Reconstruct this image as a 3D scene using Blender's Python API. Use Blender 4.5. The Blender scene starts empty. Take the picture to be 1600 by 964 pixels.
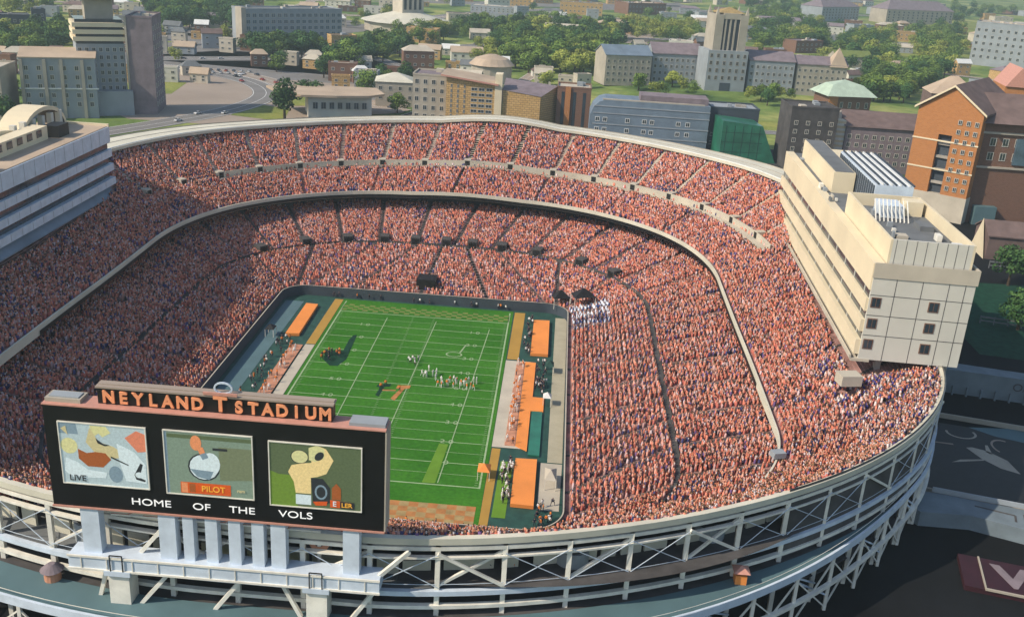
import bpy, math, random
import numpy as np
from mathutils import Vector, Matrix, noise
R = math.radians
random.seed(11); rng = np.random.default_rng(11)
sc = bpy.context.scene; col = sc.collection
# ---------------------------------------------------------------- camera
def make_camera():
    yaw, pitch, roll = -0.0385254, 0.3608539, 0.0623018
    cy, sy, cp, sp = math.cos(yaw), math.sin(yaw), math.cos(pitch), math.sin(pitch)
    f = Vector((sy*cp, cy*cp, -sp)); r = Vector((cy, -sy, 0)); u = r.cross(f)
    r2 = math.cos(roll)*r + math.sin(roll)*u; u2 = -math.sin(roll)*r + math.cos(roll)*u
    cam = bpy.data.cameras.new('camera'); co = bpy.data.objects.new('camera', cam); col.objects.link(co)
    m = Matrix((r2, u2, -f)).transposed().to_4x4(); m.translation = (35.5116, -221.4926, 105.7184)
    co.matrix_world = m
    cam.sensor_width = 36; cam.lens = 36*1560/1600
    cam.clip_start = 1; cam.clip_end = 20000
    sc.camera = co
make_camera()
# ---------------------------------------------------------------- light
SUN = Vector((-0.89, -0.45, 0)).normalized(); EL = R(40)
w = bpy.data.worlds.new('World'); sc.world = w; w.use_nodes = True
nt = w.node_tree; nt.nodes.clear()
bg = nt.nodes.new('ShaderNodeBackground'); ow = nt.nodes.new('ShaderNodeOutputWorld'); sky = nt.nodes.new('ShaderNodeTexSky')
sky.sky_type = 'NISHITA'; sky.sun_disc = False; sky.sun_elevation = EL; sky.sun_rotation = math.atan2(SUN.x, SUN.y) % (2*math.pi)
sky.air_density = 1.2; sky.dust_density = 1.0
nt.links.new(sky.outputs[0], bg.inputs[0]); nt.links.new(bg.outputs[0], ow.inputs[0]); bg.inputs[1].default_value = 0.132
sl = bpy.data.lights.new('sun', 'SUN'); sl.energy = 4.2; sl.angle = R(0.6); sl.color = (1.0, .88, .70)
so = bpy.data.objects.new('sun', sl); col.objects.link(so)
d = Vector((SUN.x*math.cos(EL), SUN.y*math.cos(EL), math.sin(EL)))
so.rotation_euler = d.to_track_quat('Z', 'Y').to_euler(); so.location = (-200, -100, 200)
sc.view_settings.view_transform = 'Standard'; sc.view_settings.look = 'None'; sc.view_settings.gamma = 1; sc.view_settings.exposure = 0.12
sc.view_settings.use_curve_mapping = False
sc.render.engine = 'CYCLES'
sc.cycles.use_denoising = True
sc.cycles.max_bounces = 4; sc.cycles.diffuse_bounces = 2; sc.cycles.glossy_bounces = 2; sc.cycles.transmission_bounces = 2; sc.cycles.volume_bounces = 0
sc.cycles.use_adaptive_sampling = True; sc.cycles.adaptive_threshold = 0.02
sc.cycles.caustics_reflective = False; sc.cycles.caustics_refractive = False

# ---------------------------------------------------------------- materials
M = {}
def mat(name, c, rough=.85, var=.18, scale=.3, metal=0, emit=0, c2=None, detail=4, bump=0, bscale=2.0, kind='noise', obj_space=True):
    m = bpy.data.materials.new(name); m.use_nodes = True; nt = m.node_tree; b = nt.nodes['Principled BSDF']
    b.inputs['Roughness'].default_value = rough; b.inputs['Specular IOR Level'].default_value = .12 if rough >= .8 else .4; b.inputs['Metallic'].default_value = metal
    tc = nt.nodes.new('ShaderNodeTexCoord')
    n = nt.nodes.new('ShaderNodeTexNoise'); n.inputs['Scale'].default_value = scale; n.inputs['Detail'].default_value = detail; n.inputs['Roughness'].default_value = .6
    nt.links.new(tc.outputs['Object'], n.inputs['Vector'])
    r = nt.nodes.new('ShaderNodeValToRGB'); e = r.color_ramp.elements
    e[0].position = .3; e[1].position = .7
    a = c2 if c2 else tuple(x*(1-var) for x in c); z = c if c2 else tuple(min(1, x*(1+var)) for x in c)
    e[0].color = (*a, 1); e[1].color = (*z, 1)
    nt.links.new(n.outputs['Fac'], r.inputs['Fac']); nt.links.new(r.outputs[0], b.inputs['Base Color'])
    if emit:
        nt.links.new(r.outputs[0], b.inputs['Emission Color']); b.inputs['Emission Strength'].default_value = emit
    if bump:
        n2 = nt.nodes.new('ShaderNodeTexNoise'); n2.inputs['Scale'].default_value = bscale; n2.inputs['Detail'].default_value = 3
        nt.links.new(tc.outputs['Object'], n2.inputs['Vector'])
        bp = nt.nodes.new('ShaderNodeBump'); bp.inputs['Strength'].default_value = bump; bp.inputs['Distance'].default_value = .1
        nt.links.new(n2.outputs['Fac'], bp.inputs['Height']); nt.links.new(bp.outputs[0], b.inputs['Normal'])
    M[name] = m; return m
def ramp3(name, cols, scale, rough=.95, pos=(.35, .5, .65), detail=6, scale2=None):
    m = mat(name, cols[0], rough, scale=scale, detail=detail); nt = m.node_tree
    r = [n for n in nt.nodes if n.type == 'VALTORGB'][0]; e = r.color_ramp.elements
    e[0].position = pos[0]; e[0].color = (*cols[0], 1); e[1].position = pos[2]; e[1].color = (*cols[2], 1)
    k = e.new(pos[1]); k.color = (*cols[1], 1)
    if scale2:
        b = nt.nodes['Principled BSDF']; tc = [n for n in nt.nodes if n.type == 'TEX_COORD'][0]
        n = nt.nodes.new('ShaderNodeTexNoise'); n.inputs['Scale'].default_value = scale2; n.inputs['Detail'].default_value = 5
        nt.links.new(tc.outputs['Object'], n.inputs['Vector'])
        mr = nt.nodes.new('ShaderNodeMapRange'); mr.inputs['To Min'].default_value = .55; mr.inputs['To Max'].default_value = 1.4
        nt.links.new(n.outputs['Fac'], mr.inputs['Value'])
        mx = nt.nodes.new('ShaderNodeMix'); mx.data_type = 'RGBA'; mx.blend_type = 'MULTIPLY'; mx.inputs['Factor'].default_value = 1
        nt.links.new(r.outputs[0], mx.inputs[6]); nt.links.new(mr.outputs[0], mx.inputs[7]); nt.links.new(mx.outputs[2], b.inputs['Base Color'])
    return m
def brick(name, c, c2, mortar, s=1.0, bw=.6, rh=.25, ms=.03):
    m = mat(name, c, .9); nt = m.node_tree; b = nt.nodes['Principled BSDF']
    tc = [n for n in nt.nodes if n.type == 'TEX_COORD'][0]
    # put the bricks on vertical faces: (x + y, z)
    sp = nt.nodes.new('ShaderNodeSeparateXYZ'); cb = nt.nodes.new('ShaderNodeCombineXYZ'); ad = nt.nodes.new('ShaderNodeMath')
    nt.links.new(tc.outputs['Object'], sp.inputs[0]); nt.links.new(sp.outputs[0], ad.inputs[0]); nt.links.new(sp.outputs[1], ad.inputs[1])
    nt.links.new(ad.outputs[0], cb.inputs[0]); nt.links.new(sp.outputs[2], cb.inputs[1])
    t = nt.nodes.new('ShaderNodeTexBrick'); t.inputs['Scale'].default_value = s
    t.inputs['Color1'].default_value = (*c, 1); t.inputs['Color2'].default_value = (*c2, 1); t.inputs['Mortar'].default_value = (*mortar, 1)
    t.inputs['Brick Width'].default_value = bw; t.inputs['Row Height'].default_value = rh; t.inputs['Mortar Size'].default_value = ms
    nt.links.new(cb.outputs[0], t.inputs['Vector']); nt.links.new(t.outputs[0], b.inputs['Base Color'])
    return m
def glassy(name, c, rough=.12):
    m = mat(name, c, rough, var=.4, scale=.15); m.node_tree.nodes['Principled BSDF'].inputs['Specular IOR Level'].default_value = .8
    return m
mat('concrete', (.36, .33, .29), .9, .2, .15, bump=.2)
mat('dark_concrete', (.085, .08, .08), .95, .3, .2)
mat('step_concrete', (.33, .19, .17), .95, .45, .35)
mat('pale_concrete', (.50, .45, .37), .85, .14, .12)
mat('rim_paint', (.60, .57, .47), .7, .12, .1)
mat('cream', (.72, .62, .44), .75, .08, .08)
mat('cream_panel', (.60, .58, .52), .75, .07, .1)
mat('white_paint', (.72, .72, .70), .5, .08, .3)
mat('wall_slate', (.17, .21, .24), .85, .2, .15)
mat('steel', (.78, .75, .67), .5, .16, .4)
mat('steel_blue', (.58, .66, .76), .5, .12, .4)
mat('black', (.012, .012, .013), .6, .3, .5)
mat('board_black', (.006, .006, .007), .45, .3, .3)
mat('roof_grey', (.16, .17, .18), .9, .22, .1)
mat('roof_blue', (.16, .21, .27), .6, .2, .12)
mat('roof_tan', (.46, .36, .27), .9, .15, .08)
mat('roof_brown', (.17, .12, .11), .85, .2, .2)
mat('roof_purple', (.22, .18, .20), .85, .2, .2)
mat('copper_green', (.42, .52, .42), .7, .14, .2)
mat('teal_deck', (.09, .16, .18), .7, .18, .08)
mat('dark_green', (.02, .07, .055), .7, .3, .5)
mat('stone_blue', (.30, .33, .36), .85, .14, .1)
mat('stone', (.40, .36, .30), .85, .16, .1)
mat('navy_wall', (.05, .065, .085), .7, .2, .1)
mat('asphalt', (.055, .056, .058), .95, .25, .08)
mat('shaded_asphalt', (.010, .011, .013), .95, .35, .05)  # near-black asphalt: the stadium's shadow is put into its colour
mat('road', (.20, .19, .185), .95, .15, .05)
mat('road_tan', (.33, .27, .225), .95, .12, .02)
mat('orange_mat', (.80, .27, .06), .75, .1, .15)
mat('pink_mat', (.52, .25, .16), .8, .25, .5)
mat('ochre', (.42, .25, .06), .8, .12, .1)
mat('track', (.42, .38, .28), .9, .12, .2)
mat('line_white', (.31, .42, .24), .8, .15, .8)
mat('orange_paint', (.42, .19, .07), .85, .2, .5)
mat('sand_paint', (.36, .26, .12), .85, .25, .5)
mat('pale_turf', (.17, .21, .06), .9, .2, .5)
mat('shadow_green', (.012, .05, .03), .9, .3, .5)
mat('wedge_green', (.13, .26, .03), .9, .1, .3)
mat('red', (.35, .03, .025), .6, .1, 1)
mat('maroon', (.035, .007, .012), .6, .2, .5)
mat('letter_orange', (.85, .33, .16), .6, .1, 1)
mat('coral', (.55, .27, .21), .6, .1, 1)
mat('letter_white', (.85, .85, .85), .5, .05, 1, emit=.35)
brick('brick_orange', (.46, .19, .065), (.40, .16, .055), (.42, .24, .13), 1, 1.2, .5, .04)
brick('brick_tan', (.60, .40, .18), (.50, .32, .13), (.30, .19, .09), 1, 2.4, 1.2, .14)
brick('brick_brown', (.20, .10, .07), (.16, .08, .055), (.22, .15, .11), 1, 1.0, .4, .05)
glassy('glass', (.035, .05, .065)); glassy('green_glass', (.02, .15, .09), .3); glassy('blue_glass', (.08, .13, .18))
mat('window_frame', (.50, .48, .43), .6, .1)
mat('bark', (.07, .05, .035), .95, .3, 1)
mat('car_paint_a', (.65, .65, .66), .3, .05); mat('car_paint_b', (.08, .09, .12), .3, .05); mat('car_paint_c', (.35, .04, .03), .3, .05)
mat('rubber', (.02, .02, .02), .9)
mat('skin', (.45, .25, .17), .7, .1); mat('shirt_white', (.75, .75, .75), .8, .1); mat('shirt_orange', (.75, .22, .04), .8, .1)
mat('shirt_dark', (.03, .035, .06), .8, .1); mat('pants_dark', (.04, .04, .06), .8, .1); mat('pants_white', (.7, .7, .68), .8, .1); mat('hair', (.04, .025, .015), .8, .2)
ramp3('grass_land', [(.05, .10, .03), (.15, .22, .055), (.36, .36, .12)], .012, scale2=.15)
ramp3('lawn', [(.13, .17, .04), (.22, .25, .06), (.30, .30, .08)], .03, scale2=.4)
ramp3('turf', [(.032, .145, .012), (.042, .17, .016), (.055, .20, .02)], .05, scale2=1.2)
def leafmat(name, a, b, c):
    m = ramp3(name, [a, b, c], .35, rough=.8, detail=3); nt = m.node_tree; bs = nt.nodes['Principled BSDF']
    bs.inputs['Specular IOR Level'].default_value = .2
    oi = nt.nodes.new('ShaderNodeObjectInfo'); hs = nt.nodes.new('ShaderNodeHueSaturation'); mr = nt.nodes.new('ShaderNodeMapRange')
    mr.inputs['To Min'].default_value = .65; mr.inputs['To Max'].default_value = 1.35
    nt.links.new(oi.outputs['Random'], mr.inputs['Value']); nt.links.new(mr.outputs[0], hs.inputs['Value'])
    r = [n for n in nt.nodes if n.type == 'VALTORGB'][0]; nt.links.new(r.outputs[0], hs.inputs['Color']); nt.links.new(hs.outputs[0], bs.inputs['Base Color'])
leafmat('leaf_d', (.024, .07, .022), (.045, .105, .03), (.085, .16, .045))
leafmat('leaf_m', (.06, .12, .02), (.12, .19, .035), (.18, .26, .05))
leafmat('leaf_y', (.16, .20, .03), (.25, .29, .055), (.34, .36, .08))

# ---------------------------------------------------------------- mesh helpers
class MB:
    def __init__(s): s.v = []; s.f = []; s.m = []; s.mats = []
    def mi(s, m):
        if m not in s.mats: s.mats.append(m)
        return s.mats.index(m)
    def add(s, vs, fs, m):
        o = len(s.v); s.v += [tuple(p) for p in vs]; k = s.mi(m)
        for f in fs: s.f.append([o+i for i in f]); s.m.append(k)
        return s
    def box(s, x0, x1, y0, y1, z0, z1, m):
        vs = [(x0, y0, z0), (x1, y0, z0), (x1, y1, z0), (x0, y1, z0), (x0, y0, z1), (x1, y0, z1), (x1, y1, z1), (x0, y1, z1)]
        return s.add(vs, [(3, 2, 1, 0), (4, 5, 6, 7), (0, 1, 5, 4), (1, 2, 6, 5), (2, 3, 7, 6), (3, 0, 4, 7)], m)
    def prism(s, poly, z0, z1, m, mtop=None):
        n = len(poly)
        a = sum(poly[i][0]*poly[(i+1) % n][1]-poly[(i+1) % n][0]*poly[i][1] for i in range(n))
        if a < 0: poly = poly[::-1]
        vs = [(x, y, z0) for x, y in poly]+[(x, y, z1) for x, y in poly]
        s.add(vs, [tuple(range(n))[::-1]]+[(i, (i+1) % n, n+(i+1) % n, n+i) for i in range(n)], m)
        return s.add([(x, y, z1) for x, y in poly], [tuple(range(n))], mtop or m)
    def bar(s, a, b, w, m, h=None):
        a, b = Vector(a), Vector(b); h = h or w; t = (b-a).normalized()
        up = Vector((0, 0, 1)) if abs(t.z) < .95 else Vector((0, 1, 0))
        x = t.cross(up).normalized(); y = x.cross(t)
        vs = [p+x*sx*w/2+y*sy*h/2 for p in (a, b) for sx, sy in ((-1, -1), (1, -1), (1, 1), (-1, 1))]
        return s.add(vs, [(0, 1, 2, 3), (7, 6, 5, 4), (0, 4, 5, 1), (1, 5, 6, 2), (2, 6, 7, 3), (3, 7, 4, 0)], m)
    def sheet(s, pts, z, m): return s.add([(x, y, z) for x, y in pts], [tuple(range(len(pts)))], m)
    def strip(s, A, B, m):   # quads between two polylines of 3d points
        n = len(A)
        return s.add(list(A)+list(B), [(i, i+1, n+i+1, n+i) for i in range(n-1)], m)
    def cyl(s, x, y, z0, z1, r0, r1, m, n=10):
        vs = [(x+r0*math.cos(2*math.pi*i/n), y+r0*math.sin(2*math.pi*i/n), z0) for i in range(n)]+[(x+r1*math.cos(2*math.pi*i/n), y+r1*math.sin(2*math.pi*i/n), z1) for i in range(n)]
        return s.add(vs, [(i, (i+1) % n, n+(i+1) % n, n+i) for i in range(n)]+[tuple(range(n, 2*n)), tuple(range(n))[::-1]], m)
    def mesh(s, name):
        me = bpy.data.meshes.new(name); me.from_pydata(s.v, [], s.f)
        for m in s.mats: me.materials.append(M[m])
        me.polygons.foreach_set('material_index', s.m); me.update(); return me
    def build(s, name, parent=None, loc=None, rz=0):
        o = bpy.data.objects.new(name, s.mesh(name)); col.objects.link(o); o.parent = parent
        if loc is not None: o.location = loc
        o.rotation_euler.z = rz
        return o
def tag(o, label=None, cat=None, group=None, kind=None):
    if label: o['label'] = label
    if cat: o['category'] = cat
    if group: o['group'] = group
    if kind: o['kind'] = kind
    return o
def thing(name, label, cat, loc=(0, 0, 0), rz=0, group=None):
    o = bpy.data.objects.new(name, None); col.objects.link(o); o.location = loc; o.rotation_euler.z = rz; o.empty_display_size = .5
    return tag(o, label, cat, group)
def struct(name, mb): return tag(mb.build(name), kind='structure')
def link(name, mesh, parent, loc=(0, 0, 0), rot=(0, 0, 0), scale=(1, 1, 1)):
    o = bpy.data.objects.new(name, mesh); col.objects.link(o); o.parent = parent; o.location = loc; o.rotation_euler = rot; o.scale = scale; return o
def dup(o, parent=None, keep=True):
    c = o.copy(); col.objects.link(c); c.parent = parent
    for ch in o.children: dup(ch, c)
    return c
def text(name, body, size, m, parent, loc, rot, ext=.05, bold=.0, align='CENTER', sx=1):
    cu = bpy.data.curves.new(name, 'FONT'); cu.body = body; cu.size = size; cu.extrude = ext; cu.offset = bold; cu.align_x = align; cu.align_y = 'CENTER'
    t = bpy.data.objects.new(name, cu); col.objects.link(t)
    me = bpy.data.meshes.new_from_object(t.evaluated_get(bpy.context.evaluated_depsgraph_get())); bpy.data.objects.remove(t)
    me.materials.clear(); me.materials.append(M[m])
    return link(name, me, parent, loc, rot, (sx, 1, 1))

# ---------------------------------------------------------------- rings of the bowl
K = 40; NS = 8*K
def ring(xL, xR, yN, yS, NE, NW, SW, SE, z, off=0, dz=0):
    # order: E side, NE corner, N, NW, W, SW, S, SE ; z = heights at the middle of the eight runs
    xL -= off; xR += off; yN += off; yS -= off
    NE, NW, SW, SE = [(a[0]+off, a[1]+off, a[2]) for a in (NE, NW, SW, SE)]
    P = []
    def line(a, b):
        for i in range(K): t = i/K; P.append((a[0]+(b[0]-a[0])*t, a[1]+(b[1]-a[1])*t))
    def arc(cx, cy, rx, ry, e, a0):
        for i in range(K):
            a = R(a0)+i/K*math.pi/2; c, s = math.cos(a), math.sin(a)
            P.append((cx+rx*math.copysign(abs(c)**(2/e), c), cy+ry*math.copysign(abs(s)**(2/e), s)))
    line((xR, yS+SE[1]), (xR, yN-NE[1])); arc(xR-NE[0], yN-NE[1], *NE, 0)
    line((xR-NE[0], yN), (xL+NW[0], yN)); arc(xL+NW[0], yN-NW[1], *NW, 90)
    line((xL, yN-NW[1]), (xL, yS+SW[1])); arc(xL+SW[0], yS+SW[1], *SW, 180)
    line((xL+SW[0], yS), (xR-SE[0], yS)); arc(xR-SE[0], yS+SE[1], *SE, 270)
    out = np.zeros((NS, 3)); out[:, :2] = P
    for i in range(NS):
        t = i/K-.5; k = math.floor(t); u = t-k; u = (1-math.cos(math.pi*u))/2
        out[i, 2] = z[k % 8]*(1-u)+z[(k+1) % 8]*u+dz
    return out
c4 = lambda r, e=2: (r, r, e)
rgA = dict(xL=-43, xR=41.5, yN=57, yS=-64, NE=c4(7), NW=c4(7), SW=c4(8), SE=c4(8), z=[2.2]*8)
rgB = dict(xL=-61, xR=63, yN=84, yS=-79, NE=(48, 45, 2), NW=(48, 45, 2), SW=(34, 34, 2), SE=(34, 34, 2), z=[9, 9, 9.5, 9, 9, 9.6, 10.4, 9.6])
rgC = dict(xL=-76, xR=82, yN=107, yS=-88, NE=(58, 64, 2), NW=(62, 66, 2), SW=(50, 42, 2), SE=(58, 44, 2), z=[18, 19.5, 21, 19.5, 18, 16.6, 16, 16.6])
rgD = dict(rgC, z=[13.6, 14.8, 16, 14.8, 13.6, 15, 15.6, 15])
rgF = dict(xL=-106, xR=118, yN=139, yS=-101, NE=(83, 92, 1.9), NW=(98, 98, 1.8), SW=(96, 71, 1.9), SE=(107, 80, 1.72), z=[27.5, 36.5, 40.5, 37, 31, 25, 24, 24])
A = ring(**rgA); B = ring(**rgB); Cc = ring(**rgC); D = ring(**rgD, off=7); F = ring(**rgF)
D[:, :2] = np.where((np.arange(NS)[:, None] >= 5*K), D[:, :2]*1.0, D[:, :2])
# towards the south end the upper deck's front step fades out, so the lower bowl's top meets the deck there
sfade = np.zeros(NS)
for i in range(NS):
    t = (i+.5)/K-5.4
    if i < K//2: t += 8
    sfade[i] = max(0, min(1, min(t, (8.2-5.4)-t)*1.6)) if t > 0 else 0
D = D*(1-sfade[:, None])+(Cc-np.array([0, 0, .3]))*sfade[:, None]
def lerp(P, Q, u): return P*(1-u)+Q*u
Ein = lerp(Cc, F, .36); Eout = lerp(Cc, F, .455); Eout[:, 2] = Ein[:, 2]
Bout = B+(D-B)*.038; Bout[:, 2] = B[:, 2]
def at(P, s):
    s = s % NS; i = int(s); t = s-i; return P[i]*(1-t)+P[(i+1) % NS]*t
def closed(P): return [tuple(p) for p in P]+[tuple(P[0])]
def seg(P, s0, s1):   # stations s0..s1 (may wrap)
    n = int(round(s1-s0)); return [tuple(P[int(s0+i) % NS]) for i in range(n+1)]
def stepped(mb, P, Q, n, m, i0=0, i1=NS):
    for j in range(n):
        a = lerp(P, Q, j/n); b = lerp(P, Q, (j+1)/n); a2 = a.copy(); b2 = b.copy(); b2[:, 2] = a[:, 2]
        mb.strip(seg(b2, i0, i1), seg(a2, i0, i1), m); mb.strip(seg(b, i0, i1), seg(b2, i0, i1), m)
NA, NB, NC, NE_ = 20, 26, 15, 24
def aisle_stations(P, spacing):
    Pc = np.array(closed(P)); L = np.concatenate([[0], np.cumsum(np.linalg.norm(np.diff(Pc[:, :2], axis=0), axis=1))])
    n = int(L[-1]/spacing); d = (np.arange(n)+.5)*L[-1]/n
    return np.interp(d, L, np.arange(NS+1))
AIS1 = aisle_stations(lerp(A, B, .6), 13); AIS2 = aisle_stations(lerp(B, D, .5), 14); AIS3 = aisle_stations(lerp(Cc, F, .6), 15)
# ================================================================ the setting
g = MB(); n = 60
xs = [-9000, -4000, -2500]+[-1500+i*50 for i in range(61)]+[2500, 4000, 9000]; ys = [-4000, -1500, -700]+[-400+i*50 for i in range(60)]+[4000, 6000, 9000]
def gz(x, y):
    h = 7*math.exp(-(((x-150)/110)**2+((y-590)/75)**2))
    return h
vs = [(x, y, gz(x, y)-.05) for y in ys for x in xs]; nx = len(xs)
g.add(vs, [(j*nx+i, j*nx+i+1, (j+1)*nx+i+1, (j+1)*nx+i) for j in range(len(ys)-1) for i in range(nx-1)], 'grass_land')
struct('ground', g)
m_ = MB(); m_.sheet([(-150, -170), (180, -170), (230, 60), (215, 180), (120, 215), (-60, 215), (-150, 150)], .0, 'shaded_asphalt'); struct('pavement', m_)
# hill behind the campus, far fields
def patch(name, pts, m, z=.05):
    mb = MB(); mb.sheet(pts, z, m); return struct(name, mb)
for pts, m in [([(-165, 220), (-60, 215), (60, 225), (170, 225), (200, 330), (100, 352), (-60, 360), (-150, 300)], 'asphalt'),
               ([(-330, 480), (-120, 470), (-60, 500), (-110, 640), (-250, 600)], 'road'),
               ([(-120, 420), (-20, 400), (0, 470), (-90, 500)], 'road'),
               ([(330, 240), (170, 215), (150, 60), (210, 60), (330, 90)], 'shaded_asphalt'),
               ([(-60, 900), (-20, 860), (120, 900), (160, 1120), (-20, 1150)], 'road_tan'),
               ([(-330, 700), (-280, 680), (-200, 760), (-150, 900), (-260, 920)], 'road'),
               ([(230, 1700), (40, 1500), (-200, 1330), (-260, 1240), (260, 1500)], 'road')]:
    patch('parking_lot' if 'road' in m or m == 'asphalt' else 'pavement', pts, m)
patch('plaza', [(-196, 300), (-150, 300), (-60, 375), (-62, 470), (-120, 500), (-250, 500), (-330, 525), (-330, 430)], 'road_tan', .04); patch('plaza', [(-330, 530), (-110, 505), (-60, 540), (-110, 640), (-220, 720), (-420, 700)], 'road', .05)
for pts in [[(150, 395), (205, 400), (215, 500), (160, 505)], [(60, 430), (140, 440), (150, 500), (70, 505)], [(-150, 330), (-118, 322), (-125, 362), (-150, 370)],
            [(300, 900), (560, 980), (600, 1150), (340, 1060)], [(250, 640), (340, 660), (330, 720), (260, 700)], [(-470, 560), (-330, 540), (-300, 640), (-440, 680)],
            [(-40, 660), (0, 640), (60, 900), (10, 900), (-50, 800)], [(-420, 860), (-240, 900), (-220, 1000), (-420, 980)], [(300, 820), (380, 860), (380, 960), (330, 940)],
            [(-236, 372), (-205, 385), (-212, 430), (-250, 440)], [(-128, 372), (-112, 378), (-106, 398), (-120, 410), (-138, 400), (-142, 382)], [(-160, 600), (-100, 620), (-90, 700), (-150, 690)], [(600, 1150), (900, 1500), (700, 1800), (450, 1400)]]:
    patch('lawn', pts, 'lawn', .10)
def ribbon(name, pts, w, m, z, line=None):
    # smooth the polyline
    P = [Vector(p) for p in pts]
    for _ in range(3):
        Q = [P[0]]
        for a, b in zip(P, P[1:]): Q += [a*.75+b*.25, a*.25+b*.75]
        P = Q+[P[-1]]
    L, Rr = [], []
    for i, p in enumerate(P):
        t = (P[min(i+1, len(P)-1)]-P[max(i-1, 0)]).normalized(); nrm = Vector((-t.y, t.x)); L.append(p+nrm*w/2); Rr.append(p-nrm*w/2)
    mb = MB(); f = lambda q, dz=0: [(a.x, a.y, gz(a.x, a.y)+z+dz) for a in q]
    mb.strip(f(Rr), f(L), m)
    if line:
        for k in (.5, -.5):
            c = [l*(.5+k*.9)+r_*(.5-k*.9) for l, r_ in zip(L, Rr)]; e = [l*(.5+k*.9+.4/w)+r_*(.5-k*.9-.4/w) for l, r_ in zip(L, Rr)]
            mb.strip(f(e, .03), f(c, .03), line)
        c = [l*.49+r_*.51 for l, r_ in zip(L, Rr)]; e = [l*.51+r_*.49 for l, r_ in zip(L, Rr)]
        mb.strip(f(c, .03), f(e, .03), line)
    return struct(name, mb), P
roads = []
for nm, pts, w_, m in [('road', [(-230, 200), (-188, 267), (-150, 350), (-150, 420), (-200, 480), (-320, 520), (-520, 560)], 17, 'road'),
                 ('road', [(-60, 380), (-130, 420), (-170, 470), (-215, 500), (-250, 470)], 15, 'road_tan'),
                 ('road', [(-520, 430), (-300, 520), (-200, 570), (-140, 640), (-60, 760), (60, 900), (220, 1020)], 24, 'road'),
                 ('road', [(-560, 700), (-380, 730), (-250, 740), (-190, 700), (-120, 620), (-60, 520), (-10, 450), (70, 400), (220, 390), (380, 430)], 13, 'road'),
                 ('road', [(-130, 260), (-90, 330), (-60, 340), (-40, 420), (-30, 520)], 11, 'asphalt'),
                 ('road', [(-145, 880), (-130, 1100), (0, 1320), (200, 1500), (600, 1700)], 26, 'road'),
                 ('road', [(-700, 900), (-400, 960), (-200, 1000), (-60, 1120)], 20, 'road_tan'),
                 ('road', [(300, 400), (330, 620), (450, 760), (700, 900)], 14, 'road'), ('road', [(-10, 450), (20, 640), (60, 900)], 10, 'road_tan'), ('road', [(60, 900), (300, 860), (450, 760)], 12, 'road_tan'), ('road', [(-320, 520), (-340, 720), (-300, 1000), (-330, 1300)], 14, 'road_tan'), ('road', [(220, 1020), (500, 1150), (1000, 1250)], 18, 'road')]:
    o, P = ribbon(nm, pts, w_, m, .14+.015*len(roads), 'white_paint'); roads.append((P, w_))
# far hills along the skyline side, river of pale water far left
hb = MB(); pts = []
for i in range(81):
    a = R(20+140*i/80); r0 = 3300; pts.append((r0*math.cos(a)*1.4, r0*math.sin(a)))
ridge = [(x*1.25, y*1.25, 50+70*noise.noise(Vector((i*.21, 0, 3)))+30) for i, (x, y) in enumerate(pts)]
hb.strip([(x, y, -1) for x, y in pts], ridge, 'grass_land'); hb.strip(ridge, [(x*1.6, y*1.6, -5) for x, y in pts], 'grass_land')
struct('hills', hb)
rv = MB(); rv.strip([(-1400, 760, .06), (-800, 700, .06), (-540, 700, .06), (-380, 640, .06)], [(-1400, 830, .06), (-800, 750, .06), (-560, 735, .06), (-390, 660, .06)], 'blue_glass'); struct('river', rv)

# ================================================================ the field
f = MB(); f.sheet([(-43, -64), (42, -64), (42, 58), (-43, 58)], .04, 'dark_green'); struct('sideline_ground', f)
f = MB(); f.sheet([(-25.4, -60.5), (25.4, -60.5), (25.4, 55.5), (-25.4, 55.5)], .07, 'turf'); struct('field', f)
ln = MB(); zl = .10
for i in range(21):
    y = -45.72+i*4.572; wd = .36 if i in (0, 20) else (.24 if i % 2 == 0 else .12)
    ln.sheet([(-24.4, y-wd/2), (24.4, y-wd/2), (24.4, y+wd/2), (-24.4, y+wd/2)], zl, 'line_white')
for x in (-24.4, 24.4): ln.sheet([(x-.2, -46), (x+.2, -46), (x+.2, 54), (x-.2, 54)], zl+.01, 'line_white')
for x, y0, y1, dx in ((-10.4, -45, 43, .5), (3.2, -44, 43, 1.8), (18.4, -45, 40, 2.6)):
    ln.sheet([(x-dx-.11, y0), (x-dx+.11, y0), (x+.11+dx*.4, y1), (x-.11+dx*.4, y1)], zl+.02, 'line_white')
for i in range(101):
    y = -45.72+i*.9144
    for x in (-3, 3, -23.6, 23.6): ln.sheet([(x-.3, y-.06), (x+.3, y-.06), (x+.3, y+.06), (x-.3, y+.06)], zl+.03, 'line_white')
struct('field_lines', ln)
for sgn in (-1, 1):
    for k, tx in enumerate(('1 0', '2 0', '3 0', '4 0', '5 0', '4 0', '3 0', '2 0', '1 0')):
        o = text('yard_number', tx, 2.4, 'line_white', None, (sgn*15.5, -36.576+k*9.144, .12), (0, 0, 0), .005); tag(o, kind='structure')
ez = MB()
for j in range(4):
    for i in range(26):
        x = -24.4+i*1.877; y = -59.8+j*1.75
        ez.sheet([(x, y), (x+1.877, y), (x+1.877, y+1.75), (x, y+1.75)], .11, ['orange_paint', 'sand_paint'][(i+j) % 2])
    for i in range(32):
        x = -24.4+i*1.525; y = 46.6+j*1.3
        ez.sheet([(x, y), (x+1.525, y), (x+1.525, y+1.3), (x, y+1.3)], .11, ['pale_turf', 'turf'][(i+j) % 2])
struct('end_zone', ez)
mk = MB()
mk.sheet([(14.0, -28.6), (16.0, -28.6), (15.3, -45.3), (12.6, -45.3)], .13, 'wedge_green')
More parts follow.
